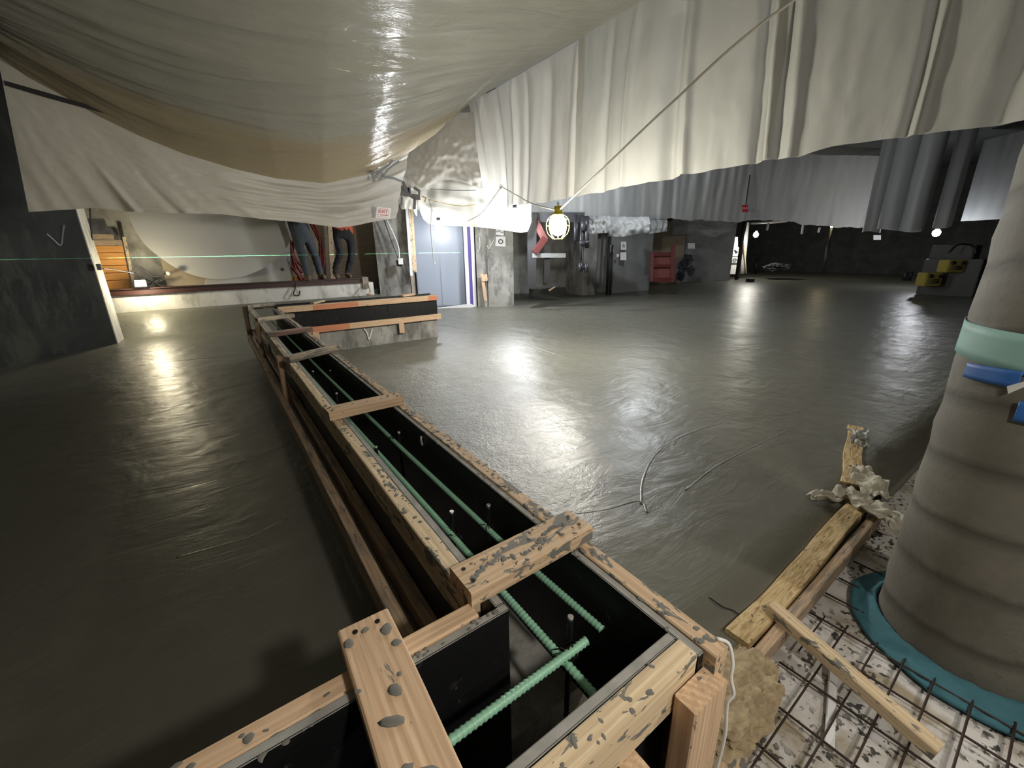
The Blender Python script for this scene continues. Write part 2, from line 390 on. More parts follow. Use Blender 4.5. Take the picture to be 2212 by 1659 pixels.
def text(name, s, loc, right, upv, size, m, parent, ext=.002, bold=False):
    cu = bpy.data.curves.new(name, 'FONT'); cu.body = s; cu.size = size; cu.extrude = ext; cu.align_x = 'CENTER'; cu.align_y = 'CENTER'
    if bold: cu.offset = size*.02
    t = bpy.data.objects.new('tmp', cu); C.objects.link(t)
    bpy.context.view_layer.update()
    me = bpy.data.meshes.new_from_object(t.evaluated_get(bpy.context.evaluated_depsgraph_get()))
    bpy.data.objects.remove(t)
    x = Vector(right).normalized(); y = Vector(upv); y = (y-x*y.dot(x)).normalized(); z = x.cross(y); c = Vector(loc)
    return link(name, me, m, parent, Matrix(((x.x, y.x, z.x, c.x), (x.y, y.y, z.y, c.y), (x.z, y.z, z.z, c.z), (0, 0, 0, 1))))
V = Vector
def nz(x, y=0., z=0.): return noise.noise(V((x, y, z)))

# ================================================================== SETTING
# --- poured slab (with a gentle up-slope to the rear kerb)
def slab():
    bm = bmesh.new()
    xs = [-9+.25*i for i in range(73)] + [9.5+.75*i for i in range(27)]
    ys = [.47+.25*i for i in range(38)] + [9.98, 10.14, 10.3, 10.6, 12, 14, 18]
    g = {}
    for j, y in enumerate(ys):
        for i, x in enumerate(xs):
            z = .004*nz(x*1.3, y*1.3)
            if x < 4.1: 
                t = min(1, max(0, (y-9.75)/.5)); t2 = t*t*(3-2*t); fx = min(1, max(0, (4.0-x)/.6)); z += .40*t2*fx
            g[i, j] = bm.verts.new((x, y, z))
    for j in range(len(ys)-1):
        for i in range(len(xs)-1): bm.faces.new((g[i, j], g[i+1, j], g[i+1, j+1], g[i, j+1]))
    # front edge drop
    lo = [bm.verts.new((x, .47, -.1)) for x in xs]
    for i in range(len(xs)-1): bm.faces.new((g[i, 0], lo[i], lo[i+1], g[i+1, 0]))
    return bm
tag(obj('floor', slab(), M['slab'], smooth=True), 'freshly poured wet grey concrete slab with trowel marks', kind='structure')
# slab in front of the near branch of the form
box('floor', (.62, .47, -.1), (1.1, .47, 0), M['slab'], kind='structure') if False else None
bm = bmesh.new()
bmesh.ops.create_grid(bm, x_segments=120, y_segments=70, size=1)
for v in bm.verts:
    v.co = V((1.2+v.co.x*4.8, -2.27+v.co.y*2.74, -.1)); v.co.z += .008*nz(v.co.x*9, v.co.y*9)
tag(obj('floor', bm, M['ground'], smooth=True), 'white insulation sheeting floor spattered with grey cement', kind='structure')

fl0 = bpy.data.objects['floor']
for pts in ([(1385, 1090), (1388, 1040), (1410, 990), (1450, 955), (1520, 925), (1600, 905)], [(1090, 725), (1200, 765), (1320, 805), (1460, 858)], [(1090, 1108), (1200, 1112), (1300, 1102), (1380, 1082), (1398, 1108)],
            [(940, 700), (1010, 712), (1085, 722)], [(380, 1205), (450, 1186), (540, 1160), (620, 1120)], [(300, 790), (420, 776), (560, 764)], [(1480, 1060), (1560, 1000), (1700, 930)], [(1180, 660), (1300, 672), (1440, 700)], [(85, 965), (115, 925)]):
    o = tube('trowel_ridge', [at(x, y, z=-.001) for x, y in pts], .008, M['slab'], fl0, 8)
    for v in o.data.vertices: v.co.z *= .30
# --- left foreground wall
def wall_poly(name, pts, z0, z1, m, **kw):
    return prism(name, [(x, y, z0) for x, y in pts], (0, 0, z1-z0), m, **kw)
wall_poly('wall_left', [(-1.52, 9.28), (-5.9, 3.9), (-6.3, 4.2), (-1.80, 9.72), (-1.50, 9.72)], -.05, 4.6, M['conc_shaded'], kind='structure', label='stained concrete wall at left, shade put into its dark colour')
box('lit_end_face', (-.16, -.012, -.05), (.18, .008, 4.5), M['conc_light'], None)  # overlay of the same concrete; the wall's lit end put into its paler colour
ef = bpy.data.objects['lit_end_face']; d_ = V((-1.50+1.52, 9.72-9.28, 0)).normalized(); n_ = V((d_.y, -d_.x, 0)); c_ = V((-1.51, 9.50, 2.25))+n_*.004
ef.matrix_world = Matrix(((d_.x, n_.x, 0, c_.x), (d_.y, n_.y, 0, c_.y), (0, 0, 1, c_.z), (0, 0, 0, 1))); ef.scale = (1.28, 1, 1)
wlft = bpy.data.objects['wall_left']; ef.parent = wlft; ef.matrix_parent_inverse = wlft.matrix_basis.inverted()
# rear kerb the beam sits on
prism('wall_back', [(-3.2, 10.3, .2), (3.12, 10.3, .2), (3.12, 10.75, .2), (-3.2, 10.75, .2)], (0, 0, .5), M['conc_light'], kind='structure', label='low pale concrete kerb under the steel beam')
box('wall_rear', (-3.6, 11.3, 0), (.1, 11.5, 4.6), M['conc_light'], kind='structure', label='brightly lit pale concrete wall behind the steel beam')
box('wall_rear', (-.1, 11.9, 0), (4.6, 12.05, 4.6), M['plyw'], kind='structure', label='stained plywood wall behind the two workers')
box('floor', (-3.6, 10.75, .3), (4.6, 11.9, .5), M['conc_dim'], kind='structure')
# far dark wall and ceiling
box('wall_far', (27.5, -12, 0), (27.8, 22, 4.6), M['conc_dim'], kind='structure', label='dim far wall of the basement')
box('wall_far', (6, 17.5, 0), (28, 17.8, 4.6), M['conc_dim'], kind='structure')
box('ceiling', (-8, -9, 4.6), (28, 18, 4.8), M['ceil'], kind='structure')
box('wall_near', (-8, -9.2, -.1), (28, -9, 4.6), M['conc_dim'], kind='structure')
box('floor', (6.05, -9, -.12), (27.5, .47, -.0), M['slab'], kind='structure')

# ================================================================== FORMWORK
TOP = .695
form = empty('concrete_formwork', (.45, .45, .3), label='long T-jointed timber and black plywood wall form running across the wet slab', cat='formwork')
def FB(name, p0, p1, wid, thk, m, up=(0, 0, 1), **kw): return board(name, p0, p1, wid, thk, M[m], form, up=up, **kw)
# main run: ply and rails
PLo, PHi = .31, TOP
box('plywood_panel', (.329, .541, PLo), (.347, 6.60, PHi-.002), M['ply'], form, .002)
box('plywood_panel', (.553, .255, PLo), (.571, 6.32, PHi-.004), M['ply'], form, .002)
FB('top_rail', (.309, .60, TOP-.0445), (.309, 2.9, TOP-.0445), .038, .089, 'wood_pale')
FB('top_rail', (.309, 2.905, TOP-.0445), (.309, 6.72, TOP-.0445), .038, .089, 'wood_weather')
FB('top_rail', (.591, .235, TOP-.0445), (.591, 2.6, TOP-.0445), .038, .089, 'wood_splat')
FB('top_rail', (.591, 2.605, TOP-.0445), (.591, 6.16, TOP-.0445), .038, .089, 'wood_weather')
FB('bottom_rail', (.308, .60, PLo+.045), (.308, 3.4, PLo+.045), .038, .089, 'wood_dark')
FB('bottom_rail', (.308, 3.42, PLo+.045), (.308, 6.7, PLo+.045), .038, .089, 'wood_dark')
FB('bottom_rail', (.592, .30, PLo+.045), (.592, 6.18, PLo+.045), .038, .089, 'wood_dark')
FB('foot_plank', (.245, .62, .335), (.235, 6.2, .335), .038, .10, 'wood_dark')
for y in (3.25, 4.95): FB('cleat', (.270, y, TOP-.02), (.270, y, .33), .089, .038, 'wood', up=(1, 0, 0))
# end at the near corner and near branch (runs towards -X)
box('plywood_panel', (-1.4, .297, .1), (.552, .315, TOP-.004), M['ply'], form, .002)
box('plywood_panel', (-1.4, .522, .25), (.347, .540, TOP-.002), M['ply'], form, .002)
FB('top_rail', (-1.4, .275, TOP-.0445), (.552, .275, TOP-.0445), .038, .089, 'wood_pale')
FB('top_rail', (-1.4, .559, TOP-.0445), (.27, .559, TOP-.0445), .038, .089, 'wood')
FB('corner_block', (.10, .5592, TOP-.030), (.290, .5592, TOP-.030), .0385, .07, 'wood')
FB('bottom_rail', (-1.4, .559, PLo+.045), (.27, .559, PLo+.045), .038, .089, 'wood_dark')
FB('post', (.536, .234, -.09), (.536, .234, .655), .096, .040, 'wood', up=(0, 1, 0), label='square end post with growth rings on its top')
FB('stud', (.385, .235, -.09), (.385, .235, .60), .038, .06, 'wood', up=(0, 1, 0))
FB('bottom_rail', (-1.4, .27, .2), (.48, .27, .2), .038, .089, 'wood_dark')
# far branch (runs towards +X)
bx = 2.93
FB('top_rail', (.62, 6.335, TOP-.04), (1.72, 6.335, TOP-.04), .038, .080, 'wood')
FB('top_rail', (1.72, 6.335, TOP-.04), (bx, 6.335, TOP-.04), .038, .080, 'wood', label='board with faded orange paint')
FB('top_rail', (1.05, 6.333, TOP-.045), (1.66, 6.333, TOP-.045), .040, .072, 'wood_red', label='stretch of the rail sprayed orange')
FB('top_rail', (bx-.16, 6.333, TOP-.042), (bx+.002, 6.333, TOP-.042), .040, .076, 'wood_red', label='orange sprayed end of the rail')
FB('bottom_rail', (.60, 6.335, PLo+.035), (1.5, 6.335, PLo+.035), .040, .085, 'wood_red', label='lower board sprayed orange')
FB('bottom_rail', (1.5, 6.335, PLo+.035), (bx+.04, 6.335, PLo+.035), .040, .085, 'wood')
box('plywood_panel', (.60, 6.357, PLo), (2.1, 6.375, TOP+.004), M['ply'], form, .002)
box('plywood_panel', (2.103, 6.357, PLo), (bx, 6.375, TOP+.004), M['ply'], form, .002)
box('plywood_panel', (.60, 6.60, PLo), (bx, 6.618, TOP+.01), M['ply'], form, .002)
box('plywood_panel', (bx-.02, 6.375, PLo), (bx-.002, 6.60, TOP-.01), M['ply'], form, .002)
FB('top_rail', (.60, 6.64, TOP-.04), (bx, 6.64, TOP-.04), .038, .08, 'wood_dark')
for x, z0 in ((1.03, .12), (2.28, .15)): FB('cleat', (x, 6.325, PLo+.0), (x, 6.325, z0), .085, .03, 'wood', up=(0, 1, 0))
FB('cleat', (1.05, 6.36, TOP+.012), (1.25, 6.62, TOP+.012), .06, .022, 'wood_dark')
FB('cleat', (2.35, 6.38, TOP+.02), (2.60, 6.52, TOP+.02), .08, .025, 'wood')
# far end frame
FB('top_rail', (.29, 6.70, TOP-.02), (.70, 6.70, TOP-.02), .038, .05, 'wood_weather')
FB('post', (.262, 6.66, TOP+.02), (.255, 6.62, .22), .06, .05, 'wood_dark', up=(0, 1, 0))
# crosspieces nailed across the tops
CP = [((.287, .606), (.618, .612), .089, 'wood_splat', 'thick battered crosspiece with a dark cement streak, nearest one'),
      ((.280, 1.765), (.602, 1.775), .085, 'wood', 'clean crosspiece, second from the near corner'),
      ((.282, 2.93), (.640, 3.10), .075, 'wood_weather', 'crosspiece set slightly askew'),
      ((.276, 4.02), (.632, 4.06), .080, 'wood_pink', 'crosspiece sprayed pink'),
      ((.280, 5.06), (.640, 5.16), .080, 'wood_weather', 'narrow crosspiece near the far end'),
      ((.285, 6.50), (.60, 6.58), .085, 'wood_weather', None)]
for (a, b, wd, m, lb) in CP:
    o = FB('crosspiece', (a[0], a[1], TOP+.019), (b[0], b[1], TOP+.019), wd, .038, m, wob=.003)
    if lb: o['label'] = lb
FB('crosspiece', (.103, .625, TOP+.019), (.092, .10, TOP+.019), .089, .038, 'wood', wob=.003, label='wide-grained crosspiece with grey cement pats over the near branch')
for cpz in [o for o in list(form.children) if o.name.startswith('crosspiece')]:
    m4 = cpz.matrix_basis; L2 = max(v.co.x for v in cpz.data.vertices)
    for sx_ in (-1, 1):
        for sy_ in (-.018, .02):
            p = m4 @ V((sx_*(L2-.02), sy_, .019)); q = m4 @ V((sx_*(L2-.02), sy_, .0205))
            o = cylinder('nail', p, q, .0045, M['wire'], None, 10); o.parent = cpz; o.matrix_parent_inverse = world_of(cpz).inverted()
# kerb concrete under the form
prism('trim_1', [(.33, .53, -.02), (.60, .53, -.02), (.60, 6.36, -.02), (bx-.02, 6.36, -.02), (bx-.02, 6.60, -.02), (.33, 6.60, -.02)], (0, 0, .33), M['conc'], kind='structure', label='concrete kerb under the timber form')
prism('trim_2', [(-1.4, .32, -.09), (.55, .32, -.09), (.55, .52, -.09), (-1.4, .52, -.09)], (0, 0, .30), M['conc'], kind='structure')
# white chalk V on kerb
def strokes(name, pts_list, wpx, m, parent, off):
    bm = bmesh.new()
    for pts in pts_list: tube_bm([V(p)+V(off) for p in pts], wpx, 6, bm)
    return centre(obj(name, bm, m, parent))
# cement crumbs on the boards
def crumbs():
    bm = bmesh.new()
    def blob(c, r, flat=.16):
        q = bmesh.ops.create_icosphere(bm, subdivisions=2, radius=1)
        a = random.random()*6.28; e = random.uniform(.6, 1.5)
        for v in q['verts']:
            d = v.co.copy(); n = 1+.35*noise.noise(d*1.7+V(c)*50)
            x = d.x*r*e*n; y = d.y*r/e*n
            v.co = V((c[0]+x*math.cos(a)-y*math.sin(a), c[1]+x*math.sin(a)+y*math.cos(a), c[2]+d.z*r*flat*n))
    z = TOP
    def along(p0, p1, n, wd, r0, r1, zz):
        for _ in range(n):
            t = random.random(); s = random.uniform(-wd, wd)
            p = V(p0).lerp(V(p1), t); q = (V(p1)-V(p0)).normalized(); per = V((-q.y, q.x, 0))
            p = p+per*s; blob((p.x, p.y, zz), random.uniform(r0, r1))
    along((.309, .62, 0), (.309, 2.8, 0), 90, .017, .002, .007, z)
    along((.591, .26, 0), (.591, 2.6, 0), 120, .018, .002, .008, z)
    along((.591, 1.2, 0), (.591, 6.0, 0), 120, .02, .004, .012, z)
    along((.562, .3, 0), (.562, 4.6, 0), 90, .012, .002, .006, z-.002)
    along((-.6, .559, 0), (.27, .559, 0), 26, .015, .003, .008, z)
    along((.09, .531, 0), (.33, .531, 0), 20, .007, .002, .006, z)
    along((-.5, .531, 0), (.02, .531, 0), 60, .010, .004, .013, z-.004)
    along((.0, .275, 0), (.54, .275, 0), 22, .015, .002, .007, z)
    for (x, y, r) in ((.105, .47, .010), (.088, .43, .012), (.10, .60, .006), (.07, .59, .009), (.13, .58, .011), (.135, .545, .008), (.10, .33, .026), (.075, .36, .012), (.12, .27, .02), (.06, .5, .004), (.12, .49, .004)):
        blob((x, y, z+.038), r, .25)
    along((.30, .606, 0), (.61, .612, 0), 26, .04, .002, .006, z+.038)
    for t in [i/26 for i in range(27)]:
        if random.random() < .9: blob((.31+.26*t, .593+.012*math.sin(t*9)+.02*t, z+.037), random.uniform(.005, .009), .22)
    along((.29, 1.765, 0), (.60, 1.775, 0), 12, .035, .002, .006, z+.038)
    along((.29, 2.95, 0), (.63, 3.1, 0), 12, .03, .003, .008, z+.038)
    return bm
tag(obj('cement_crumbs', crumbs(), M['cement'], form, True), kind='stuff')

# rebars: ribbed
def rebar(pts, r, label, group=None):
    p = [V(a) for a in pts]; L = sum((b-a).length for a, b in zip(p, p[1:])); step = .0033; n = int(L/step)
    out = []
    acc = 0; seg = 0
    lens = [(b-a).length for a, b in zip(p, p[1:])]
    for i in range(n+1):
        s = i*step
        k = 0; q = s
        while k < len(lens)-1 and q > lens[k]: q -= lens[k]; k += 1
        out.append(p[k].lerp(p[k+1], min(1, q/lens[k])))
    o = obj('rebar', tube_bm(out, r, 9, rf=lambda i: r*(1.14 if i % 3 == 0 else .94)), M['rebar'], smooth=True)
    return tag(centre(o), label, 'rebar', group)
rebar([(.418, .335, .592), (.410, 1.0, .595), (.392, 2.4, .60), (.38, 6.3, .60)], .0085, 'long green epoxy-coated rebar lying nearest the left plywood of the trench')
rebar([(.523, .441, .60), (.505, .80, .60), (.492, 1.5, .60), (.478, 3.0, .60), (.47, 6.3, .60)], .0080, 'long green epoxy-coated rebar down the middle of the trench')
rebar([(.470, .434, .612), (.05, .432, .612), (-.9, .43, .612)], .0085, 'bright green rebar crossing under the near crosspiece into the left branch')
rebar([(.420, .352, .585), (.05, .338, .585), (-.9, .33, .585)], .0080, 'dull green rebar close along the near plywood edge')
# dowels
DW = [(.422, .916, .66, 'black steel dowel standing by the left rebar before the nearest crosspiece'), (.526, .888, .655, 'black steel dowel standing right of the middle rebar before the nearest crosspiece'),
      (.452, .462, .66, 'tall black dowel tied at the crossing of the green rebars'), (.504, 1.55, .65, 'thin dowel standing right of the middle rebar near the second crosspiece'),
      (.39, 1.493, .64, 'thin dowel against the left plywood near the second crosspiece'), (.417, 2.237, .65, 'dowel just beyond the second crosspiece at left'),
      (.401, 2.786, .65, 'dowel at left just before the askew crosspiece'), (.501, 2.775, .64, 'dowel at right just before the askew crosspiece')]
for x, y, z, lb in DW:
    e = empty('steel_dowel', (x, y, .30), label=lb, cat='dowel')
    n = int((z-.30)/.004)
    obj('shaft', tube_bm([V((x, y, .30+i*.004)) for i in range(n)], .0068, 9, rf=lambda i: .0068*(1.08 if i % 3 == 0 else .95)), M['dowel'], e, True)
    cylinder('cut_tip', (x, y, z-.006), (x+.001, y, z+.001), .0062, M['tip'], e, 10)
o = obj('tip', tube_bm(smooth_pts([(.548, 1.415, .63), (.545, 1.415, .655), (.548, 1.418, .668)], 4), .005, 8), M['tip'], smooth=True)
o.name = 'form_tie'; tag(centre(o), 'small pale metal form tie sticking out of the right plywood', 'form tie')
# tie wires
def tie(c, name_label, r=.011, n=4):
    bm = bmesh.new()
    for k in range(n):
        ax = V((random.uniform(-1, 1), random.uniform(-1, 1), random.uniform(-.4, .4))).normalized(); u_ = ax.orthogonal().normalized(); w_ = ax.cross(u_)
        cc = V(c)+V([random.uniform(-.006, .006) for _ in range(3)])
        tube_bm([cc+(u_*math.cos(a)+w_*math.sin(a))*(r*random.uniform(.95, 1.15)) for a in [i*6.28/14 for i in range(15)]], .0011, 5, bm)
    tube_bm([V(c), V(c)+V((-.014, .012, .012)), V(c)+V((-.024, .02, .006))], .0012, 5, bm)
    tag(centre(obj('tie_wire', bm, M['wire'], smooth=True)), name_label, 'wire')
tie((.432, .437, .604), 'knot of black tie wire on the crossing rebars', .013, 6)
tie((.512, .86, .60), 'black tie wire round the middle rebar near the nearest crosspiece')
tie((.418, .88, .595), 'black tie wire round the left rebar near the nearest crosspiece')
tie((.492, 1.60, .60), 'black tie wire round the middle rebar near the second crosspiece')

# white cord at the corner of the form
tube('string_line', [(.603, .252, .70), (.618, .238, .69), (.617, .226, .66), (.612, .222, .63), (.614, .214, .60), (.607, .218, .575), (.61, .213, .50), (.606, .215, .38), (.60, .22, .2)], .0032, M['chalk'], label='frayed white cord hanging down the corner post of the form', cat='cord')

# ================================================================== RIGHT FOREGROUND
# column
COLc = V((2.08, 0.0)); COLr = .262
bm = bmesh.new(); n = 64; lv = 60; rg = []
for j in range(lv+1):
    z = -.12+4.7*j/lv
    rg.append([bm.verts.new(((COLr+.004*math.sin((z/.21-a/6.283)*6.283)+.002*nz(a*2, z*3))*math.cos(a), (COLr+.004*math.sin((z/.21-a/6.283)*6.283))*math.sin(a), z)) for a in [6.28319*i/n for i in range(n)]])
for j in range(lv):
    for i in range(n): bm.faces.new((rg[j][i], rg[j][(i+1) % n], rg[j+1][(i+1) % n], rg[j+1][i]))
col = obj('concrete_column', bm, M['column'], smooth=True, mw=Matrix.Translation((COLc.x, COLc.y, 0)))
tag(col, 'round grey concrete column with spiral form marks at the right edge', 'column')
def wrap(name, a0, a1, z0f, z1f, rr, m, **kw):
    def f(u, v):
        a = a0+(a1-a0)*u; z = z0f(u)+(z1f(u)-z0f(u))*v; q = rr+.0015*nz(a*5, z*20)
        return V((COLc.x+q*math.cos(a), COLc.y+q*math.sin(a), z))
    o = sheet(name, 48, 4, f, m, **kw); s = o.modifiers.new('thick', 'SOLIDIFY'); s.thickness = .003; return o
R_ = math.radians
wrap('tape_band', R_(60), R_(300), lambda u: 1.005-.02*u+.006*math.sin(9*u), lambda u: 1.118-.03*u, COLr+.007, M['teal'], label='broad pale turquoise tape band round the column', cat='tape')
wrap('tape_patch', R_(128), R_(160), lambda u: .945+.008*u, lambda u: .992+.012*u, COLr+.009, M['blue'], label='dark blue tape patch just under the turquoise band', cat='tape')
o = wrap('tape_patch', R_(163), R_(195), lambda u: .86, lambda u: .92+.01*u, COLr+.009, M['blue'], label='blue tape patch at the right frame edge, below the first', cat='tape')
prism('tape_tail', [(COLc.x+.274*math.cos(a), COLc.y+.274*math.sin(a), z) for a, z in ((2.72, .955), (2.86, .985), (2.88, .975), (2.75, .935))], (-.003, 0, 0), M['chalk'], label='pale loose tape end beside the blue patch', cat='tape')
# blue foam ring
def ring(u, v):
    a = R_(-110)+R_(360)*u; q = COLr+.004+.085*v+.012*nz(a*3, v*2)*v; q += .03*max(0, math.sin(a-R_(150)))*v
    return V((COLc.x+q*math.cos(a), COLc.y+q*math.sin(a), -.085+.035*(1-v)**2+.010*nz(a*9, v*6)))
o = sheet('foam_collar', 120, 8, ring, M['foam'], label='blue foam collar round the foot of the column', cat='foam'); o.modifiers.new('t', 'SOLIDIFY').thickness = .012

# edge boards
board('edge_board', (1.30, .475, .0), (2.70, .515, .0), .085, .038, M['osb'], wob=.012, label='splintered strand board edging the slab at right', cat='board')
board('edge_lumber', (1.20, .405, -.03), (2.66, .435, -.03), .038, .075, M['wood_dark'], label='reddish stud laid on edge behind the splintered board', cat='lumber')
board('edge_board', (2.85, .62, -.0), (3.9, .90, -.0), .10, .03, M['osb'], wob=.012, label='short splintered board behind the column', cat='board')
board('edge_lumber', (.68, .43, -.05), (1.20, .44, -.05), .02, .09, M['wood'], label='pale spattered side board by the corner post', cat='lumber')
board('edge_lumber', (1.18, .395, -.06), (.60, .15, -.06), .07, .04, M['wood_splat'], up=(0, 0, 1), label='spattered flat stud running from the board corner toward the viewer', cat='lumber')
board('scrap_lumber', (1.515, .465, .035), (1.435, -.03, -.025), .05, .045, M['wood_pale'], label='loose pale stud leaning from the edge board onto the mesh', cat='lumber')
board('scrap_lumber', (1.62, .27, -.085), (1.25, .16, -.085), .025, .02, M['white'], label='white strip lying under the leaning stud', cat='strip')
# lump of foam insulation at corner
def lump(name, c, s, m, seed, **kw):
    bm = bmesh.new(); bmesh.ops.create_icosphere(bm, subdivisions=5, radius=1)
    for v in bm.verts:
        d = v.co.copy(); q = 1+.35*noise.fractal(d*1.6+V((seed, 0, 0)), .8, 2.2, 5)+.12*noise.noise(d*9)
        v.co = V((d.x*s[0]*q, d.y*s[1]*q, d.z*s[2]*q))
    return tag(obj(name, bm, m, smooth=False, mw=Matrix.Translation(c)), **kw)
lump('fibre_insulation', (1.10, .40, -.03), (.25, .11, .055), simple('yellow_fibre', (.36, .28, .17), .95, var=.7, vs=45), 3, label='torn yellow fibre clump at the corner of the form', cat='insulation')
# mesh
me_ = empty('wire_mesh', (1.5, .1, -.075), label='rusty welded wire mesh over the white sheeting', cat='wire mesh')
for i, x in enumerate((.75, .91, 1.08, 1.245, 1.415, 1.60, 1.745, 1.912, 2.06, 2.235)):
    y1 = .40 if x > 1.5 else .37
    tube('wire', [(x-.006, y1, -.072+.004*nz(x*9)), (x, .1, -.07), (x+.03, -1.0, -.07)], .0038, M['mesh'], me_, 6, n=3)
for i, y in enumerate((.27, .178, .10, .02, -.07, -.16, -.25, -.34, -.45)):
    tube('wire', [(.70, y-.01, -.066), (1.2, y, -.064), (1.78, y+.012, -.066)], .0034, M['mesh'], me_, 6, n=3)
for i, (x0, y, x1) in enumerate(((1.1, .33, 1.32), (1.5, .345, 1.75))):
    tube('wire', [(x0, y, -.06), (x1, y+.005, -.06)], .003, M['mesh'], me_, 6, n=2)
# debris of torn tape and paper
def crumple(name, c, sx, sy, h, ang, m, seed, **kw):
    ca, sa = math.cos(ang), math.sin(ang)
    def f(u, v):
        x = (u-.5)*sx; y = (v-.5)*sy*(1+.3*nz(u*3, seed)); p = V((x*ca-y*sa, x*sa+y*ca, 0))
        p.z = h*abs(noise.fractal(V((u*2.0+seed, v*1.6, seed)), 1.1, 2, 3))*1.0+.004*nz(u*12, v*12, seed)
        p.x += .03*nz(u*5, v*4, seed); p.y += .03*nz(u*4, v*5, seed+3); return V(c)+p
    o = sheet(name, 40, 24, f, m, **kw); o.modifiers.new('t', 'SOLIDIFY').thickness = .002; return o
crumple('torn_paper', (2.62, .60, .02), .34, .07, .05, R_(150), M['torn'], 4, label='torn pale paper strip curling onto the wet slab edge', cat='paper')
crumple('torn_paper', (2.62, .46, .02), .34, .16, .10, R_(60), M['torn'], 9, label='crumpled tan paper bundle tucked against the column', cat='paper')
crumple('torn_paper', (2.92, .56, .03), .36, .14, .09, R_(30), M['torn'], 14, label='crumpled whitish sheet with holes beyond the tan bundle', cat='paper')
crumple('plastic_scrap', (3.5, .78, .06), .30, .10, .10, R_(20), M['tarpB'], 21, label='small pale plastic scrap far behind the column foot', cat='plastic')
tube('tie_wire', [at(1532, 1290, z=.004), at(1560, 1310, z=.010), at(1582, 1318, z=.006), at(1603, 1332, z=.012)], .0022, M['wire'], label='bent black wire lying on the smooth slab near the edge board', cat='wire')

# ================================================================== PLASTIC SHEETING
BX = 4.9
def bcurt(name, y0, y1, hem, off, seams, m, lb, nu=150, amp=1., dx=0, sk=(0, 0)):
    def f(u, v):
        s = y0+(y1-y0)*u; zt = 4.22; zb = hem(s)+.012*nz(s*5); z = zb+(zt-zb)*v
        d = 0
        for c, wd, a in seams:
            q = (s-c-.06*math.sin(z*1.3+c))/wd; d += a*math.exp(-q*q)
        d += amp*(.030*nz(s*2.3, z*.5, off)+.018*nz(s*6, z*.7, off)) + .012*nz(s*3.0, z*2.6, off+5)+.005*nz(s*12, z*6)
        fade = min(1, (1-v)*6+.12)
        ys = s+(sk[0]*(1-v) if u < .5 else 0)*(1-2*u) 
        return V((BX+dx+d*fade, ys, z))
    return sheet(name, nu, 70, f, m, label=lb, cat='plastic sheet')
hem1 = lambda s: interp([(5.1, 2.165), (5.95, 2.15), (7.0, 2.19), (7.5, 2.17), (8.5, 2.21)], s)
bcurt('plastic_curtain', 8.44, 5.10, hem1, 1, [(8.1, .05, .06), (7.9, .05, -.10), (7.45, .07, .09), (6.55, .05, .06), (6.9, .06, -.08), (6.0, .12, .05), (5.3, .07, -.05)], M['tarpC'], 'greyer hanging plastic sheet at the far end of the long right curtain', sk=(-.55, 0))
bcurt('plastic_curtain', 5.22, 2.35, lambda s: interp([(2.4, 2.20), (3.5, 2.19), (5.2, 2.15)], s), 4, [(4.6, .06, .05), (4.2, .04, -.06), (3.55, .10, .12), (3.3, .05, -.08), (2.55, .05, .07), (2.42, .04, -.06)], M['tarpB'], 'warmly lit middle plastic sheet of the long right curtain', dx=-.035)
bcurt('plastic_curtain', 2.46, -2.5, lambda s: interp([(-2.5, 2.1), (.66, 2.17), (1.81, 2.22), (2.07, 2.18), (2.4, 2.20)], s), 8, [(2.33, .04, .06), (2.2, .05, -.05), (1.35, .03, .05), (1.28, .02, -.04), (.8, .10, .07), (.2, .1, -.06)], M['tarpB'], 'near plastic sheet of the long right curtain reaching the right frame edge', dx=-.06, nu=220)
# skirt curtain over the left side
C0 = V((-2.4, 7.0, 0)); Cn = V((.214, -.977, 0)).normalized()
def cp(x, y, off=0): return atp(x, y, C0+Cn*off, Cn)
topC = [(-150, 20), (0, 122), (60, 165), (130, 203), (210, 247), (300, 292), (400, 332), (500, 362), (600, 385), (700, 395), (790, 378), (870, 338), (940, 290), (1004, 230)]
botC = [(62, 458), (160, 452), (200, 449), (290, 458), (400, 461), (480, 463), (560, 473), (640, 479), (700, 487), (735, 492), (775, 486), (800, 480), (856, 471)]
def Cf(u, v):
    xb = 62+(856-62)*u; yb = interp(botC, xb); xt = -8+(884+8)*u; yt = interp(topC, xt)-6
    b = cp(xb, yb); t = cp(xt, yt); p = b.lerp(t, v)
    fan = (u+.18*v)
    d = .045*nz(fan*9, v*.8, 2)+.03*nz(fan*22, v*1.2, 5)*(1-v)+.10*nz(u*3+v*1.2, v*6, 9)*max(0, u-.25)+.05*nz(u*4+v*2, v*13, 12)*max(0, u-.3)+.006*nz(u*40, v*25)
    d += .09*math.exp(-((fan-.29)/.012)**2)*max(0, 1-v*2)-.07*math.exp(-((fan-.41)/.01)**2)*max(0, .9-v*1.7)
    return p+Cn*d*min(1, (1-v)*5)
sheet('plastic_curtain', 200, 60, Cf, M['tarpC'], label='long grey plastic skirt hanging below the sagging ceiling sheet at left', cat='plastic sheet')
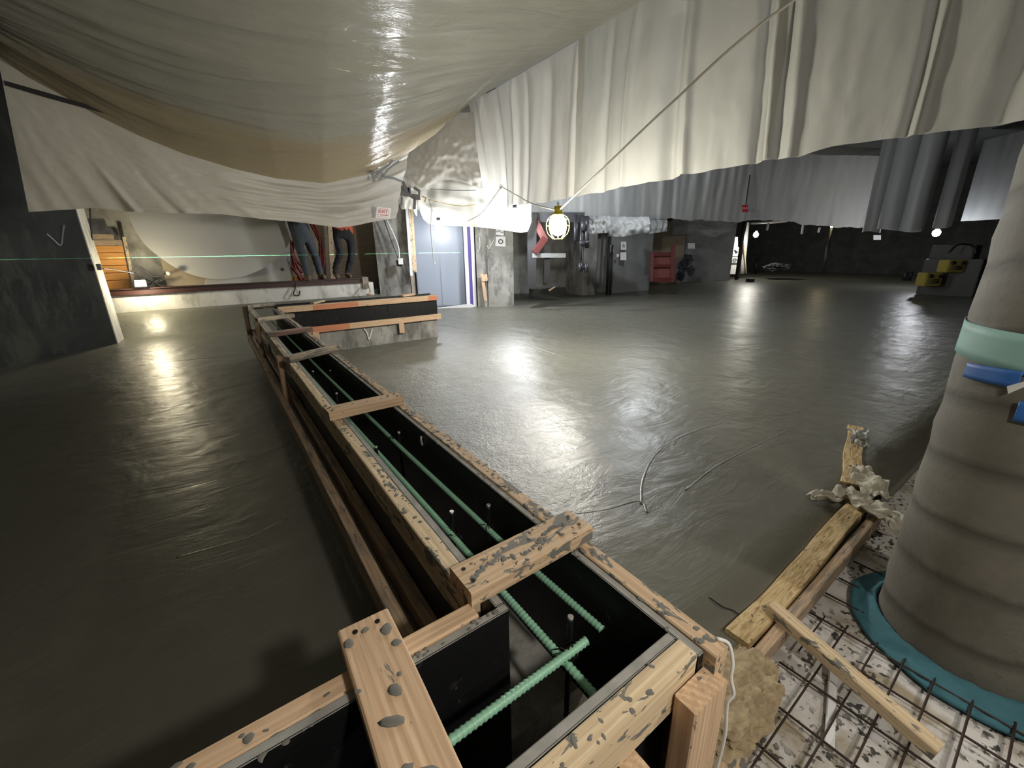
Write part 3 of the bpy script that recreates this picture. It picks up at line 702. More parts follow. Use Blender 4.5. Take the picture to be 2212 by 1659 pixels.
# sagging ceiling sheet
near = [(-150, (-7.5, -4.5, 4.25)), (0, (-6.5, -4.5, 4.3)), (300, (-4.0, -4.5, 4.35)), (600, (-1.0, -4.5, 4.3)), (870, (2.2, -4.5, 4.25)), (1004, (4.88, -4.5, 4.21))]
near = [(a, b) for a, b in near]
def Af(u, v):
    x = -150+1154*u; e = cp(x, interp(topC, x), .01) if x < 960 else at(x, interp(topC, x), X=None, k=None, Y=8.49-(1004-x)*.004)
    if x > 995: e = V((BX-.04, 8.49, 4.215))
    q = lerpv(near, x); w_ = v**1.25
    p = e.lerp(q, w_); lift = 1-(1-v)**3.2
    p.z = e.z+(q.z-e.z)*lift
    edge = min(1, (1-u)*7)
    p.z -= .22*math.sin(math.pi*min(1, v*1.1))*math.sin(math.pi*u)*edge
    cu = v+.10*math.sin(u*3.1)
    rg1 = 1-2*abs(nz(cu*17, u*1.6, 3)); rg2 = 1-2*abs(nz(cu*45, u*3.2, 7))
    d = .05*nz(cu*9, u*1.1, 1)+.045*nz(cu*24, u*2.0, 4)+.014*nz(cu*60, u*4.0, 6)-.05*max(0, rg1-.55)-.022*max(0, rg2-.5)
    d += .010*nz(cu*120, u*9, 6)*max(0, nz(u*3+2, v*4, 8))*2
    p.z += d*edge*min(1, .25+v*6)
    return p
sheet('ceiling_sheet', 220, 330, Af, M['tarpA'], label='glossy translucent plastic sheet sagging across the whole ceiling', cat='plastic sheet')
# strap at the far left
prism('strap', [cp(8, 174, .06), cp(100, 200, .06), cp(235, 240, .06), cp(236, 248, .06), cp(100, 211, .06), cp(10, 184, .06)], Cn*.01, M['black'], label='black strap lying against the plastic at the top left', cat='strap')
# curtain over the door, in two hanging layers
Fp = V((4.0, 9.05, 0)); Fn = V((.42, .9, 0)).normalized()*-1
def Ff(u, v):
    xb = 892+(1148-892)*u; yb = interp([(892, 455), (905, 452), (915, 474), (930, 485), (1000, 489), (1050, 492), (1090, 497), (1125, 503), (1140, 500), (1148, 480)], xb)
    b = atp(xb, yb, Fp, Fn); t = V((b.x-.05, b.y, 4.5))
    p = b.lerp(t, v)
    d = .06*nz(u*4+v*3, v*7, 3)+.03*nz(u*12, v*5, 6)+.02*nz(u*3+v*9, v*16, 2)
    return p+Fn*(d-.1*v)
sheet('plastic_curtain', 110, 110, Ff, M['tarpF'], label='wrinkled bright plastic sheet hanging over the blue-grey door', cat='plastic sheet')
def Ff2(u, v):
    a = atp(865+u*200, 400+8*math.sin(u*9)-6*u, V((4, 8.75, 0)), Fn); t = atp(862+u*195, 250-10*u, V((4, 8.75, 0)), Fn)
    return a.lerp(t, v)+Fn*(.10*math.sin(v*3.1)*math.sin(u*3.1)+.05*nz(u*5+v*2, v*6, 3)+.02*nz(u*20, v*14))
sheet('plastic_swag', 70, 60, Ff2, M['tarpC'], label='clear yellowish plastic swag bulging at the corner where the sheets meet', cat='plastic sheet')
# duct tape bits
def strip(name, pts, wpx, plane, n, m, lb, cat='tape', thick=.006):
    P = [atp(x, y, plane, n) for x, y in pts]
    bm = bmesh.new(); prev = None; hw = wpx
    rows = []
    for i, p in enumerate(P):
        t = (P[min(i+1, len(P)-1)]-P[max(i-1, 0)]).normalized(); s = t.cross(n).normalized()*hw
        rows.append([bm.verts.new(p+s), bm.verts.new(p-s), bm.verts.new(p-s+n*thick), bm.verts.new(p+s+n*thick)])
    for a, b in zip(rows, rows[1:]):
        for j in range(4): bm.faces.new((a[j], a[(j+1) % 4], b[(j+1) % 4], b[j]))
    bm.faces.new(rows[0]); bm.faces.new(rows[-1][::-1])
    return tag(centre(obj(name, bm, m)), lb, cat)
Tq = C0+Cn*.14
strip('duct_tape', [(804, 372), (808, 393)], .028, Tq, Cn, M['tape'], 'short grey tape tab hanging left of the pair on the curtain')
strip('duct_tape', [(827, 373), (823, 384), (818, 388)], .022, Tq, Cn, M['tape'], 'bent grey tape tab hanging right of the pair on the curtain')
strip('duct_tape', [(830, 382), (850, 385), (868, 392)], .02, Tq, Cn, M['tape'], 'grey tape running right from the tabs')
strip('duct_tape', [(800, 376), (822, 368), (840, 356), (848, 346)], .018, Tq, Cn, M['tape'], 'dark tape line along the lower seam of the ceiling sheet')
strip('duct_tape', [(826, 382), (838, 366), (850, 356), (862, 348)], .016, Tq, Cn, M['tape'], 'thin tape line beside the seam of the ceiling sheet')
Tf = V((4.0, 8.45, 0))
strip('duct_tape', [(870, 392), (876, 405), (880, 418)], .03, Tf, Fn, M['tape'], 'grey tape leading down to the clustered knot')
strip('duct_tape', [(860, 418), (872, 420), (884, 421), (896, 428), (908, 428)], .035, Tf, Fn, M['tape'], 'wide grey tape across the top of the small white flap')
strip('duct_tape', [(894, 405), (906, 413), (905, 423), (890, 422)], .03, Tf, Fn, M['tape'], 'hooked grey tape at the top of the white flap')
strip('duct_tape', [(896, 428), (895, 452)], .028, Tf, Fn, M['tape'], 'vertical grey tape on the right edge of the white flap')
strip('duct_tape', [(868, 425), (866, 445)], .02, Tf, Fn, M['tape'], 'vertical grey tape on the left edge of the white flap')
strip('duct_tape', [(912, 424), (920, 428), (917, 436)], .015, V((4, 8.4, 0)), Fn, M['cordy'], 'yellow tie knotted right of the grey tapes')
strip('duct_tape', [(996, 234), (985, 244), (972, 256), (960, 266)], .02, V((4.6, 8.3, 0)), Fn, M['tape'], 'black tape along the sheet corner below the junction')
strip('duct_tape', [(948, 268), (943, 276)], .025, V((4.6, 8.3, 0)), Fn, M['tape'], 'small dark tape tab near the sheet corner')
def flap(u, v):
    x = 863+u*38; y0 = 422; y1 = interp([(863, 440), (868, 453), (880, 450), (890, 453), (901, 468)], x)
    return atp(x, y1+(y0-y1)*v, V((4.0, 8.55, 0)), Fn)+Fn*.03*nz(u*5, v*2)
sheet('plastic_flap', 16, 12, flap, M['tarpF'], label='small white plastic flap taped above the studs', cat='plastic sheet')
# cords between curtains
tube('cord', [atp(926, 431, V((4, 8.4, 0)), Fn), atp(960, 440, V((4, 8.4, 0)), Fn), atp(1000, 445, V((4, 8.4, 0)), Fn), at(1030, 441, X=4.8)], .006, M['cordy'], label='yellow cord stretched right from the yellow tie', cat='cord')
tube('cord', [atp(930, 408, V((4, 8.4, 0)), Fn), atp(980, 411, V((4, 8.4, 0)), Fn), at(1030, 411, X=4.82)], .006, M['ink'], label='dark taut line above the yellow cord', cat='cord')

# second long curtain in the distance (D)
Dk = [(1108, 9.6), (1240, 10.6), (1400, 12.2), (1600, 13.6), (1745, 14.6), (1895, 15.0)]
def Df(u, v):
    xb = 1108+(1890-1108)*u; yb = interp([(1108, 476), (1140, 468), (1280, 470), (1400, 473), (1450, 473), (1520, 476), (1600, 480), (1640, 474), (1700, 479), (1740, 486), (1800, 489), (1890, 494)], xb)
    b = at(xb, yb+4*nz(u*24)+2*nz(u*70), k=interp(Dk, xb)); t = V((b.x, b.y, 4.3))
    n = V((-.85, -.52, 0))
    return b.lerp(t, v)+n*(.10*nz(u*28, v*.6, 2)+.07*nz(u*70, v, 5)+.02*nz(u*150, v*4))
sheet('plastic_curtain', 260, 30, Df, M['tarpD'], label='long dusty plastic curtain in the distance above the grey partition walls', cat='plastic sheet')
def Gf(u, v):
    b = at(2075+u*190, 478-u*10, k=13-2.5*u); t = V((b.x, b.y, 4.3)); return b.lerp(t, v)+V((-.8, -.5, 0))*.10*nz(u*9, v)
sheet('plastic_curtain', 60, 16, Gf, M['tarpH'], label='dusty plastic curtain at far right beside the column', cat='plastic sheet')
# ceiling of the far bay, at curtain top height
# dark pleated hanging wraps (H): each a folded sheet
HW = [(1866, 1897, 503, 12.3), (1899, 1943, 498, 11.6), (1946, 1987, 501, 11.2), (2018, 2048, 493, 11.4)]
for i, (x0, x1, yb, k) in enumerate(HW):
    a = at(x0, yb, k=k); b = at(x1, yb-2, k=k); d = (b-a); d.z = 0; c = a+d/2; r = d.length/2; dn = d.normalized(); nn = dn.cross(V((0, 0, 1)))
    if nn.dot(V((1, 1, 0))) > 0: nn = -nn
    zb = (a.z+b.z)/2
    def hf(u, v, c=c, r=r, dn=dn, nn=nn, zb=zb, i=i):
        th = math.pi*(-.15+1.3*u); z = zb+.03*math.sin(u*7+i)+(4.5-zb-.03*math.sin(u*7+i))*v
        return V((c.x, c.y, z))+(-dn*math.cos(th)*r+nn*math.sin(th)*r*1.0)*(1+.05*nz(u*6, v*3, i))+V((0, 0, 0))
    lb = ['leftmost dark hanging pleat of plastic', 'second dark hanging pleat from the left', 'third dark hanging pleat from the left', 'pale right-hand hanging pleat above the bright far lamp'][i]
    sheet('plastic_pleat', 24, 20, hf, M['tarpH'], label=lb+' near the column', cat='plastic sheet')

# ================================================================== LIGHT FITTINGS
def bulb_emit(name, col, s): return emis(name, col, s)
def sphere(name, c, r, m, parent=None, sz=1, seg=20, **kw):
    bm = bmesh.new(); bmesh.ops.create_uvsphere(bm, u_segments=seg, v_segments=seg//2+2, radius=r)
    for v in bm.verts: v.co.z *= sz
    return tag(obj(name, bm, m, parent, True, Matrix.Translation(c)), **kw)
def caged(p, R, strength, label, col=(1, .93, .78), cage='cage'):
    e = empty('cage_lamp', p, label=label, cat='lamp'); p = V(p)
    sphere('bulb', p, R*.74, bulb_emit('bulb_glow', col, strength), e, 1.15)
    cylinder('socket', p+V((0, 0, R*.9)), p+V((0, 0, R*1.55)), R*.34, M[cage], e, 14)
    cylinder('collar', p+V((0, 0, R*.80)), p+V((0, 0, R*.92)), R*.50, M[cage], e, 14)
    cg = centre(obj('cage', tube_bm([p+V((math.cos(a)*R*.9, math.sin(a)*R*.9, .5*R)) for a in [i*6.2832/20 for i in range(21)]], .0034, 6), M[cage], e, True))
    for k in range(8):
        a = k*math.pi/4
        tube('cage_wire', [p+V((math.cos(a)*R*q, math.sin(a)*R*q, z*R)) for q, z in ((.40, .9), (.85, .55), (1.0, 0), (.88, -.6), (.42, -1.1))], .0032, M[cage], cg, 6, n=4)
    for q, z in ((1.0, 0), (.42, -1.1)):
        bm = tube_bm([p+V((math.cos(a)*R*q, math.sin(a)*R*q, z*R)) for a in [i*6.2832/20 for i in range(21)]], .0034, 6); centre(obj('cage_ring', bm, M[cage], cg, True))
    tube('hook', [p+V((0, 0, R*1.5)), p+V((.01, 0, R*1.75)), p+V((-.012, 0, R*1.85)), p+V((-.01, 0, R*1.6))], .004, M['ink'], e, 6)
    return e
caged(P_CAGE, .14, 470, 'brightly lit yellow cage lamp hanging from the sagging cord', (1, .96, .86))
caged(P_OVER, .105, 4, 'cage lamp on the cord behind the photographer') if False else None
def bare(p, R, s, label, col=(1, .97, .92)):
    e = empty('hanging_bulb', p, label=label, cat='lamp'); sphere('bulb', p, R, bulb_emit('bulb_glow', col, s), e, 1.1)
    cylinder('socket', V(p)+V((0, 0, R)), V(p)+V((0, 0, R*2.2)), R*.5, M['ink'], e, 12); return e
bare(P_BULB, .085, 230, 'bare glowing bulb hanging in front of the blue-grey door', (.93, .96, 1))
bare(P_TARP, .10, 400, 'overexposed bulb beside the bright plastic above the signed pillar', (.93, .96, 1))
bare(P_F1, .10, 200, 'far lamp glowing just right of the black post', (1, .97, .85))
bare(P_F2, .10, 150, 'far bright lamp under the hanging pleats at right', (.93, .95, 1))
bare(P_F3, .05, 120, 'small yellowish far lamp on top of the distant pole', (1, .85, .5))
# cords
tube('lamp_cord', [P_CAGE+V((0, 0, .16)), P_CAGE.lerp(at(1715, 0, k=2.25), .33)+V((0, 0, .13)), P_CAGE.lerp(at(1715, 0, k=2.25), .66)+V((0, 0, .10)), at(1715, 0, k=2.25), V((2.5, -.2, 2.7)), P_OVER+V((0, .1, .5))], .0085, M['cord'], label='thick beige cord running from the cage lamp up across the right curtain', cat='cord')
hk = at(1083, 403, X=4.78)
tube('lamp_cord', [P_CAGE+V((0, 0, .165)), at(1150, 440, X=3.9), at(1120, 424, X=4.4), hk], .008, M['cord'], label='cord looping from the knot on the curtain to the cage lamp', cat='cord')
tube('lamp_cord', [hk, at(1055, 442, X=4.76), at(1038, 462, X=4.74), at(1010, 477, X=4.6), at(985, 481, X=4.5), P_BULB+V((0, 0, .19)), atp(938, 462, V((4, 8.4, 0)), Fn), atp(926, 431, V((4, 8.4, 0)), Fn)], .008, M['cord'], label='cord sagging from the knot past the bare bulb to the taped corner', cat='cord')
tie(tuple(hk), 'cord knot tied on the curtain edge', .03, 5)
tie(tuple(at(1034, 462, X=4.74)), 'dark clip tied on the sagging cord', .03, 5)
tube('white_cable', [atp(932, 440, V((4, 8.3, 0)), Fn), atp(931, 500, V((4, 8.3, 0)), Fn), atp(935, 540, V((4, 8.3, 0)), Fn), atp(937, 565, V((4, 8.3, 0)), Fn), atp(941, 572, V((4, 8.3, 0)), Fn)], .012, M['white'], label='white cable dangling in front of the blue-grey door', cat='cable')

# green line laser: a real spinning-line projector standing behind the photographer at left
ld = bpy.data.lights.new('line_laser', 'POINT'); ld.energy = 1; ld.shadow_soft_size = 0; ld.color = (.25, 1, .55); ld.use_nodes = True
nt = ld.node_tree; em = nt.nodes['Emission']; g = N(nt, 'TexCoord'); s_ = N(nt, 'SeparateXYZ'); Lk(nt, g.outputs['Normal'], s_.inputs[0])
k_ = math_(nt, 'MULTIPLY', math_(nt, 'MULTIPLY', math_(nt, 'LESS_THAN', s_.outputs[0], .62), math_(nt, 'LESS_THAN', math_(nt, 'ABSOLUTE', s_.outputs[2]), .0005)), 8000.0)
Lk(nt, k_, em.inputs[1])
lo = bpy.data.objects.new('line_laser_light', ld); lo.location = (-.9, 2.0, 1.352); C.objects.link(lo)

# ================================================================== REAR LEFT: beam, sheet, boards, workers
beam = empty('steel_beam', (.6, 10.4, .7), label='long dark red steel beam on the kerb that the workers stand on', cat='beam')
box('top_flange', (-1.75, 10.26, .80), (3.0, 10.50, .815), M['steel'], beam)
box('web', (-1.75, 10.30, .715), (3.0, 10.315, .80), M['steel'], beam)
box('bottom_flange', (-1.75, 10.26, .70), (3.0, 10.50, .715), M['steel'], beam)
box('end_stub', (2.86, 10.25, .58), (3.0, 10.5, .83), M['plyw'], beam)
# big grey sheet with round lower edge
def disc(name, cpx, R0, Y, m, **kw): pass
arc = [(275, 452), (283, 480), (296, 505), (315, 530), (342, 553), (372, 574), (405, 590), (440, 600), (480, 603), (520, 598), (560, 584), (590, 566), (612, 545), (626, 520), (630, 490), (632, 440)]
A = [at(x, y, Y=10.75) for x, y in arc]
pa = smooth_pts(A, 4)
prism('hanging_sheet', pa, (0, .03, 0), M['greyw'], label='large pale grey sheet with a rounded lower edge behind the beam', cat='sheet')
q = [at(x, y, Y=10.95) for x, y in ((345, 560), (470, 560), (628, 480), (628, 625), (365, 622))]
prism('backing_board', [at(x, y, Y=10.95) for x, y in ((342, 540), (480, 540), (480, 622), (362, 622))], (0, .02, 0), M['tanp'], label='tan board corner behind the rounded grey sheet', cat='board')
prism('backing_board', [at(x, y, Y=10.93) for x, y in ((470, 470), (624, 470), (630, 622), (440, 622))], (0, .02, 0), M['greyw'], label='pale grey board standing behind the rounded sheet above the beam', cat='board')
sphere('plug', at(610, 582, Y=10.90), .035, M['ink'], None, 1, 12, label='small dark round plug on the pale grey board', cat='plug')
# amber board bulkhead
bk = empty('board_bulkhead', at(245, 620, Y=10.98), label='stack of amber horizontal boards glowing in the work light', cat='boards')
yb = [(505, 518), (518, 531), (531, 546), (546, 560), (560, 574), (574, 590), (590, 606), (606, 626)]
for i, (ya, yc) in enumerate(yb):
    xl = 200+(ya-505)*.28; xr = 262+(ya-505)*.20 if i else 246
    a = at(xl, (ya+yc)/2, Y=11.0); b = at(xr, (ya+yc)/2+1, Y=11.0); h = abs(at(xl, ya, Y=11).z-at(xl, yc, Y=11).z)
    b.z = a.z
    board('plank', a, b, h*.95, .04+.012*(i % 2), M['wood_orange'] if i > 1 else M['wood_dark'], bk, up=(0, 1, 0), bev=.004)
board('side_trim', at(268, 512, Y=10.97), at(292, 626, Y=10.97), .05, .04, M['wood_pale'], bk, up=(0, 1, 0))
# bright end face of the left wall, work light, box
tube('black_cable', [at(194, 450, Y=9.6), at(197, 500, Y=9.6), at(200, 520, Y=9.65)], .010, M['black'], label='black cable hanging beside the end of the left wall', cat='cable')
box('junction_box', at(206, 570, Y=9.20), at(222, 583, Y=9.27), M['tape'], None, .004, label='dark junction box on the edge of the left wall', cat='box')
tube('black_cable', [at(222, 580, Y=9.5), at(245, 582, Y=10.0), at(290, 590, Y=10.2)], .009, M['black'], label='cable stretched from the junction box to the work light', cat='cable')
wl = empty('work_light', P_WORK, label='glaring work light on a wire stand at the left end of the beam', cat='lamp')
bm = bmesh.new(); addbox(bm, (-.07, -.02, -.05), (.07, .0, .05))
ps = obj('lens', bm, emis('work_glow', (1, .90, .62), 75), wl, mw=Matrix.Translation(P_WORK+V((0, -.0, 0))) @ Matrix.Rotation(R_(-35), 4, 'X'))
bm = bmesh.new(); addbox(bm, (-.085, .004, -.065), (.085, .05, .065))
obj('housing', bm, M['pipe'], wl, mw=Matrix.Translation(P_WORK+V((0, .01, 0))) @ Matrix.Rotation(R_(-35), 4, 'X'))
for pts in ([(286, 582), (302, 576), (322, 592), (340, 598), (358, 590)], [(290, 588), (310, 600), (334, 610), (356, 603)], [(312, 620), (334, 608), (345, 604)], [(334, 610), (350, 618), (357, 617)]):
    tube('stand_wire', [at(x, y, Y=10.55) for x, y in pts], .010, M['pipe'], wl, 6, n=4)
sphere('clamp_knob', at(364, 590, Y=10.5), .04, M['cord'], wl, 1, 12)
lamp('work_light_beam', P_WORK+V((.02, -.16, .02)), 30, (1, .88, .60), .05)
# hook bracket on kerb
tube('hook_rod', [at(640, 612, Y=10.24), at(637, 625, Y=10.22), at(634, 636, Y=10.2), at(645, 638, Y=10.2), at(648, 628, Y=10.2)], .014, M['steel'], label='short bent dark rod hanging from the beam onto the kerb', cat='rod')
tube('hook_rod', [at(795, 612, Y=10.2), at(800, 632, Y=9.9), at(792, 636, Y=9.9), at(806, 637, Y=9.9)], .018, M['wood_dark'], label='bent stub at the right end of the beam', cat='rod')
# red hoses
hz = empty('hose_coil', at(660, 560, Y=11.1), label='coil of dark red hoses hanging behind the workers', cat='hose')
for pts in ([(664, 470), (680, 500), (694, 530), (700, 560), (694, 590), (686, 612)], [(668, 470), (686, 500), (697, 540), (696, 570), (690, 600)], [(672, 470), (690, 515), (692, 560), (692, 590)],
            [(628, 490), (622, 520), (628, 545), (640, 570), (652, 590)], [(624, 515), (636, 555), (652, 575), (660, 590)], [(616, 538), (622, 565), (640, 588), (658, 604)], [(634, 520), (632, 550), (640, 585), (652, 606)]):
    tube('hose', [at(x, y, Y=11.1+.05*random.random()) for x, y in pts], .032, M['redhose'], hz, 8, n=5)
prism('orange_board', [at(x, y, Y=11.2) for x, y in ((625, 598), (652, 598), (655, 622), (627, 622))], (0, .04, 0), M['wood_orange'], label='orange board end behind the beam at the workers', cat='board')
board('studs_behind', at(712, 470, Y=11.6), at(722, 660, Y=11.6), .12, .06, M['wood_pale'], up=(0, 1, 0), label='pale stud on the plywood wall between the workers', cat='lumber')

def person(name, label, sk, cols, rad_scale=1):
    """sk: dict joint->(pos, radius); one skinned body"""
    e = empty(name, sk['pelvis'][0], label=label, cat='person')
    bones = [('pelvis', 'waist'), ('waist', 'chest'), ('chest', 'neck'), ('neck', 'head'), ('head', 'crown'),
             ('pelvis', 'hipL'), ('hipL', 'kneeL'), ('kneeL', 'calfL'), ('calfL', 'ankL'), ('ankL', 'toeL'), ('pelvis', 'hipR'), ('hipR', 'kneeR'), ('kneeR', 'calfR'), ('calfR', 'ankR'), ('ankR', 'toeR'),
             ('chest', 'shL'), ('shL', 'elL'), ('elL', 'wrL'), ('wrL', 'haL'), ('chest', 'shR'), ('shR', 'elR'), ('elR', 'wrR'), ('wrR', 'haR')]
    names = ['pelvis']+[b for a, b in bones]; idx = {n_: i for i, n_ in enumerate(names)}
    me = bpy.data.meshes.new(name+'_body'); me.from_pydata([tuple(sk[n_][0]) for n_ in names], [(idx[a], idx[b]) for a, b in bones], [])
    o = bpy.data.objects.new('body', me); C.objects.link(o)
    md = o.modifiers.new('skin', 'SKIN'); 
    for i, n_ in enumerate(names): r = sk[n_][1]; me.skin_vertices[0].data[i].radius = (r*1.12, r*1.0)
    me.skin_vertices[0].data[0].use_root = True
    sb = o.modifiers.new('sub', 'SUBSURF'); sb.levels = 2; sb.render_levels = 2
    bpy.context.view_layer.update()
    m2 = bpy.data.meshes.new_from_object(o.evaluated_get(bpy.context.evaluated_depsgraph_get())); bpy.data.objects.remove(o)
    m2.transform(Matrix.Translation(-sk['pelvis'][0]))
    for c in cols: m2.materials.append(c[0])
    for v in m2.vertices:      # cloth folds
        w3 = v.co+sk['pelvis'][0]
        v.co += v.normal*(.018*noise.noise(w3*V((7, 7, 14)).length*.0+V((w3.x*8, w3.y*8, w3.z*16)))+.008*noise.noise(w3*30))
    zs = sk['pelvis'][0].z
    for p in m2.polygons:
        p.use_smooth = True; c = m2.vertices[p.vertices[0]].co.z+zs
        for i, (_, z0) in enumerate(cols):
            if c >= z0: p.material_index = i
    b = bpy.data.objects.new('body', m2); C.objects.link(b); b.parent = e
    return e
def W(x, y, dY=0): return at(x, y, Y=10.38+dY)
def fullbody(lower, lean):
    sk = dict(lower); p = sk['pelvis'][0]
    w1 = p+V((lean[0]*.3, lean[1]*.3, .2)); ch = p+V((lean[0], lean[1], .48)); nk = ch+V((lean[0]*.3, lean[1]*.3, .20)); hd = nk+V((lean[0]*.1, lean[1]*.1, .12))
    sk.update(waist=(w1, .16), chest=(ch, .18), neck=(nk, .065), head=(hd, .095), crown=(hd+V((0, 0, .10)), .08))
    for s, n_ in ((-1, 'L'), (1, 'R')):
        sh = ch+V((s*.21, 0, .12)); el = sh+V((s*.07, -.08, -.28)); wr = el+V((-s*.02, -.2, -.1))
        sk['sh'+n_] = (sh, .065); sk['el'+n_] = (el, .05); sk['wr'+n_] = (wr, .035); sk['ha'+n_] = (wr+V((0, -.09, -.02)), .04)
    return sk
s1 = fullbody(dict(pelvis=(W(650, 500), .155), hipL=(W(643, 517), .115), kneeL=(W(653, 552), .088), calfL=(W(659, 573), .080), ankL=(W(665, 598), .075), toeL=(W(668, 603, -.18), .055),
     hipR=(W(664, 515, .05), .112), kneeR=(W(680, 552, .08), .085), calfR=(W(687, 573, .08), .078), ankR=(W(694, 597, .05), .072), toeR=(W(704, 600, -.1), .05)), (-.08, .05))
person('person', 'worker in blue jeans and black shirt standing on the beam, upper body hidden by plastic', s1, [(M['boot'], -1), (M['jeans'], .93), (M['bshirt'], s1['pelvis'][0].z+.10), (M['skin'], s1['pelvis'][0].z+.66)])
s2 = fullbody(dict(pelvis=(W(742, 500), .15), hipL=(W(726, 510), .09), kneeL=(W(736, 548, -.1), .078), calfL=(W(725, 572, 0), .068), ankL=(W(724, 592, 0), .055), toeL=(W(730, 600, -.2), .045),
     hipR=(W(757, 514), .105), kneeR=(W(760, 548, .0), .082), calfR=(W(754, 575, .05), .070), ankR=(W(749, 594, .05), .058), toeR=(W(760, 598, -.1), .045)), (-.12, -.12))
person('person', 'worker in black trousers and orange shirt on the beam, knees slightly bent', s2, [(M['boot'], -1), (M['bpants'], .93), (M['orange'], s2['pelvis'][0].z+.02), (M['skin'], s2['pelvis'][0].z+.66)])

# ================================================================== REAR MIDDLE: pillar, studs, door
Wp = V((5.3, 9.40, 0)); Wn = V((-.447, -.894, 0)).normalized()
def wp(x, y, off=0): return atp(x, y, Wp+Wn*off, Wn)
def slabp(name, px, off, thick, m, parent=None, **kw):     # polygon standing on the rear wall line, real thickness backwards
    return prism(name, [wp(x, y, off) for x, y in px], -Wn*thick, m, parent, **kw)
def wallbox(name, xa, xb, off, thick, m, z0=-.05, z1=4.6, parent=None, yref=600, **kw):
    a = wp(xa, yref, off); b = wp(xb, yref, off)
    return prism(name, [(a.x, a.y, z0), (b.x, b.y, z0), (b.x, b.y, z1), (a.x, a.y, z1)], -Wn*thick, m, parent, **kw)
wallbox('wall_back', 818, 894, -.15, .5, M['conc'], kind='structure', label='mottled concrete pier with the electrical box')
wallbox('door_1', 900, 1016, -.35, .05, M['bluegrey'], z0=.0, z1=2.9, kind='structure', label='blue-grey double door')
wallbox('door_panel', 902, 951, -.335, .04, M['bluegrey'], z0=.03, z1=2.8, parent=bpy.data.objects['door_1'])
wallbox('door_panel', 953, 993, -.325, .04, M['bluegrey'], z0=.03, z1=2.8, parent=bpy.data.objects['door_1'])
wallbox('frame', 996, 1004, -.30, .05, simple('door_jamb_paint', (.22, .25, .31), .4, var=.05), z0=0, z1=2.9, parent=bpy.data.objects['door_1'])
wallbox('wall_back', 880, 1040, -.45, .1, M['conc_dim'], kind='structure')
wallbox('trim_3', 1004, 1012, -.12, .04, M['white'], z0=0, z1=3, kind='structure', yref=570)
wallbox('trim_4', 1012, 1019, -.13, .03, M['purple'], z0=.0, z1=3, kind='structure', yref=570)
wallbox('trim_5', 1019, 1026, -.11, .05, M['white'], z0=.0, z1=3, kind='structure', yref=570)
slabp('sill_strip', [(945, 666), (1018, 657), (1026, 662), (1012, 668), (945, 672)], .02, .10, M['white'], label='white threshold strip in front of the blue-grey door', cat='threshold')
wallbox('wall_back', 1029, 1052, .00, .45, M['conc'], kind='structure', label='narrow face of the signed concrete pillar', yref=560)
wallbox('wall_back', 1052.5, 1109, .05, .5, M['conc'], kind='structure', label='broad face of the signed concrete pillar', yref=560)
# studs
def stud(x0, y0, x1, y1, wpx, m, lb, off=.15, name='stud'):
    a = wp(x0, y0, off); b = wp(x1, y1, off); w2 = (wp(x0+wpx, y0, off)-wp(x0, y0, off)).length
    return board(name, a, b, w2, .04, m, up=Wn, label=lb, cat='lumber' if name == 'stud' else 'strip')
stud(878, 440, 889, 596, 6, M['white'], 'white plastic strip standing beside the pale studs', name='plastic_strip')
stud(884.5, 450, 893, 585, 4.5, M['wood_pale'], 'left of the twin pale studs by the door')
stud(889.8, 450, 898, 588, 5, M['wood_pale'], 'right of the twin pale studs by the door', .13)
stud(889, 590, 892, 640, 5, M['wood_dark'], 'short brown stud under the white strip', .14)
# box with cables
eb = empty('electrical_box', wp(866, 562, .1), label='black and white electrical box on the mottled pier', cat='electrical box')
slabp('black_body', [(855, 562), (868, 560), (868, 576), (857, 575)], .16, .1, M['black'], eb)
slabp('white_cover', [(860, 558), (870, 558), (871, 571), (861, 571)], .20, .03, M['white'], eb)
tube('black_cable', [wp(826, 465, .10), wp(842, 510, .10), wp(856, 548, .12), wp(861, 560, .15)], .012, M['black'], label='black cable dropping to the electrical box', cat='cable')
tube('white_cable', [wp(836, 475, .10), wp(852, 510, .10), wp(861, 535, .12), wp(863, 558, .15)], .012, M['white'], label='white cable dropping to the electrical box', cat='cable')
tube('black_cable', [wp(871, 560, .10), wp(878, 580, .12), wp(886, 600, .15), wp(890, 640, .15)], .014, M['black'], label='black cable leaving the electrical box down to the floor', cat='cable')
# signs
def sign_plane(u, name, px, p0, n, label, cat='sign'):
    P = [atp(x, y, p0, n) for x, y in px]; c = sum(P, V())/4
    e = empty(name, c, label=label, cat=cat); prism('paper', P, n*-.004, M['paper'], e); return e, P, c
e, P, c = sign_plane(0, 'exit_sign', [(814, 447), (845, 450), (842, 472), (811, 471)], C0+Cn*.16, Cn, 'white paper EXIT sign with a red arrow taped to the left curtain')
rt = (P[1]-P[0]).normalized(); up_ = V((0, 0, 1)); hh = (P[0]-P[3]).length; ww = (P[1]-P[0]).length
text('lettering', 'EXIT', c+Cn*.008+up_*hh*.12, rt, up_, hh*.42, M['red'], e)
obj('arrow', tube_bm([c-rt*ww*.25-up_*hh*.18+Cn*.008, c+rt*ww*.2-up_*hh*.18+Cn*.008, c+rt*ww*.2-up_*hh*.18+Cn*.0081, c+rt*ww*.28-up_*hh*.18+Cn*.0082], [.005, .005, .016, .001], 6), M['red'], e)
for a, b in ((.1, .12), (.9, .12), (.9, .9), (.1, .9)): pass
fr = [P[3].lerp(P[0], .12).lerp(P[2].lerp(P[1], .12), .14), P[3].lerp(P[0], .12).lerp(P[2].lerp(P[1], .12), .86), P[3].lerp(P[0], .88).lerp(P[2].lerp(P[1], .88), .86), P[3].lerp(P[0], .88).lerp(P[2].lerp(P[1], .88), .14)]
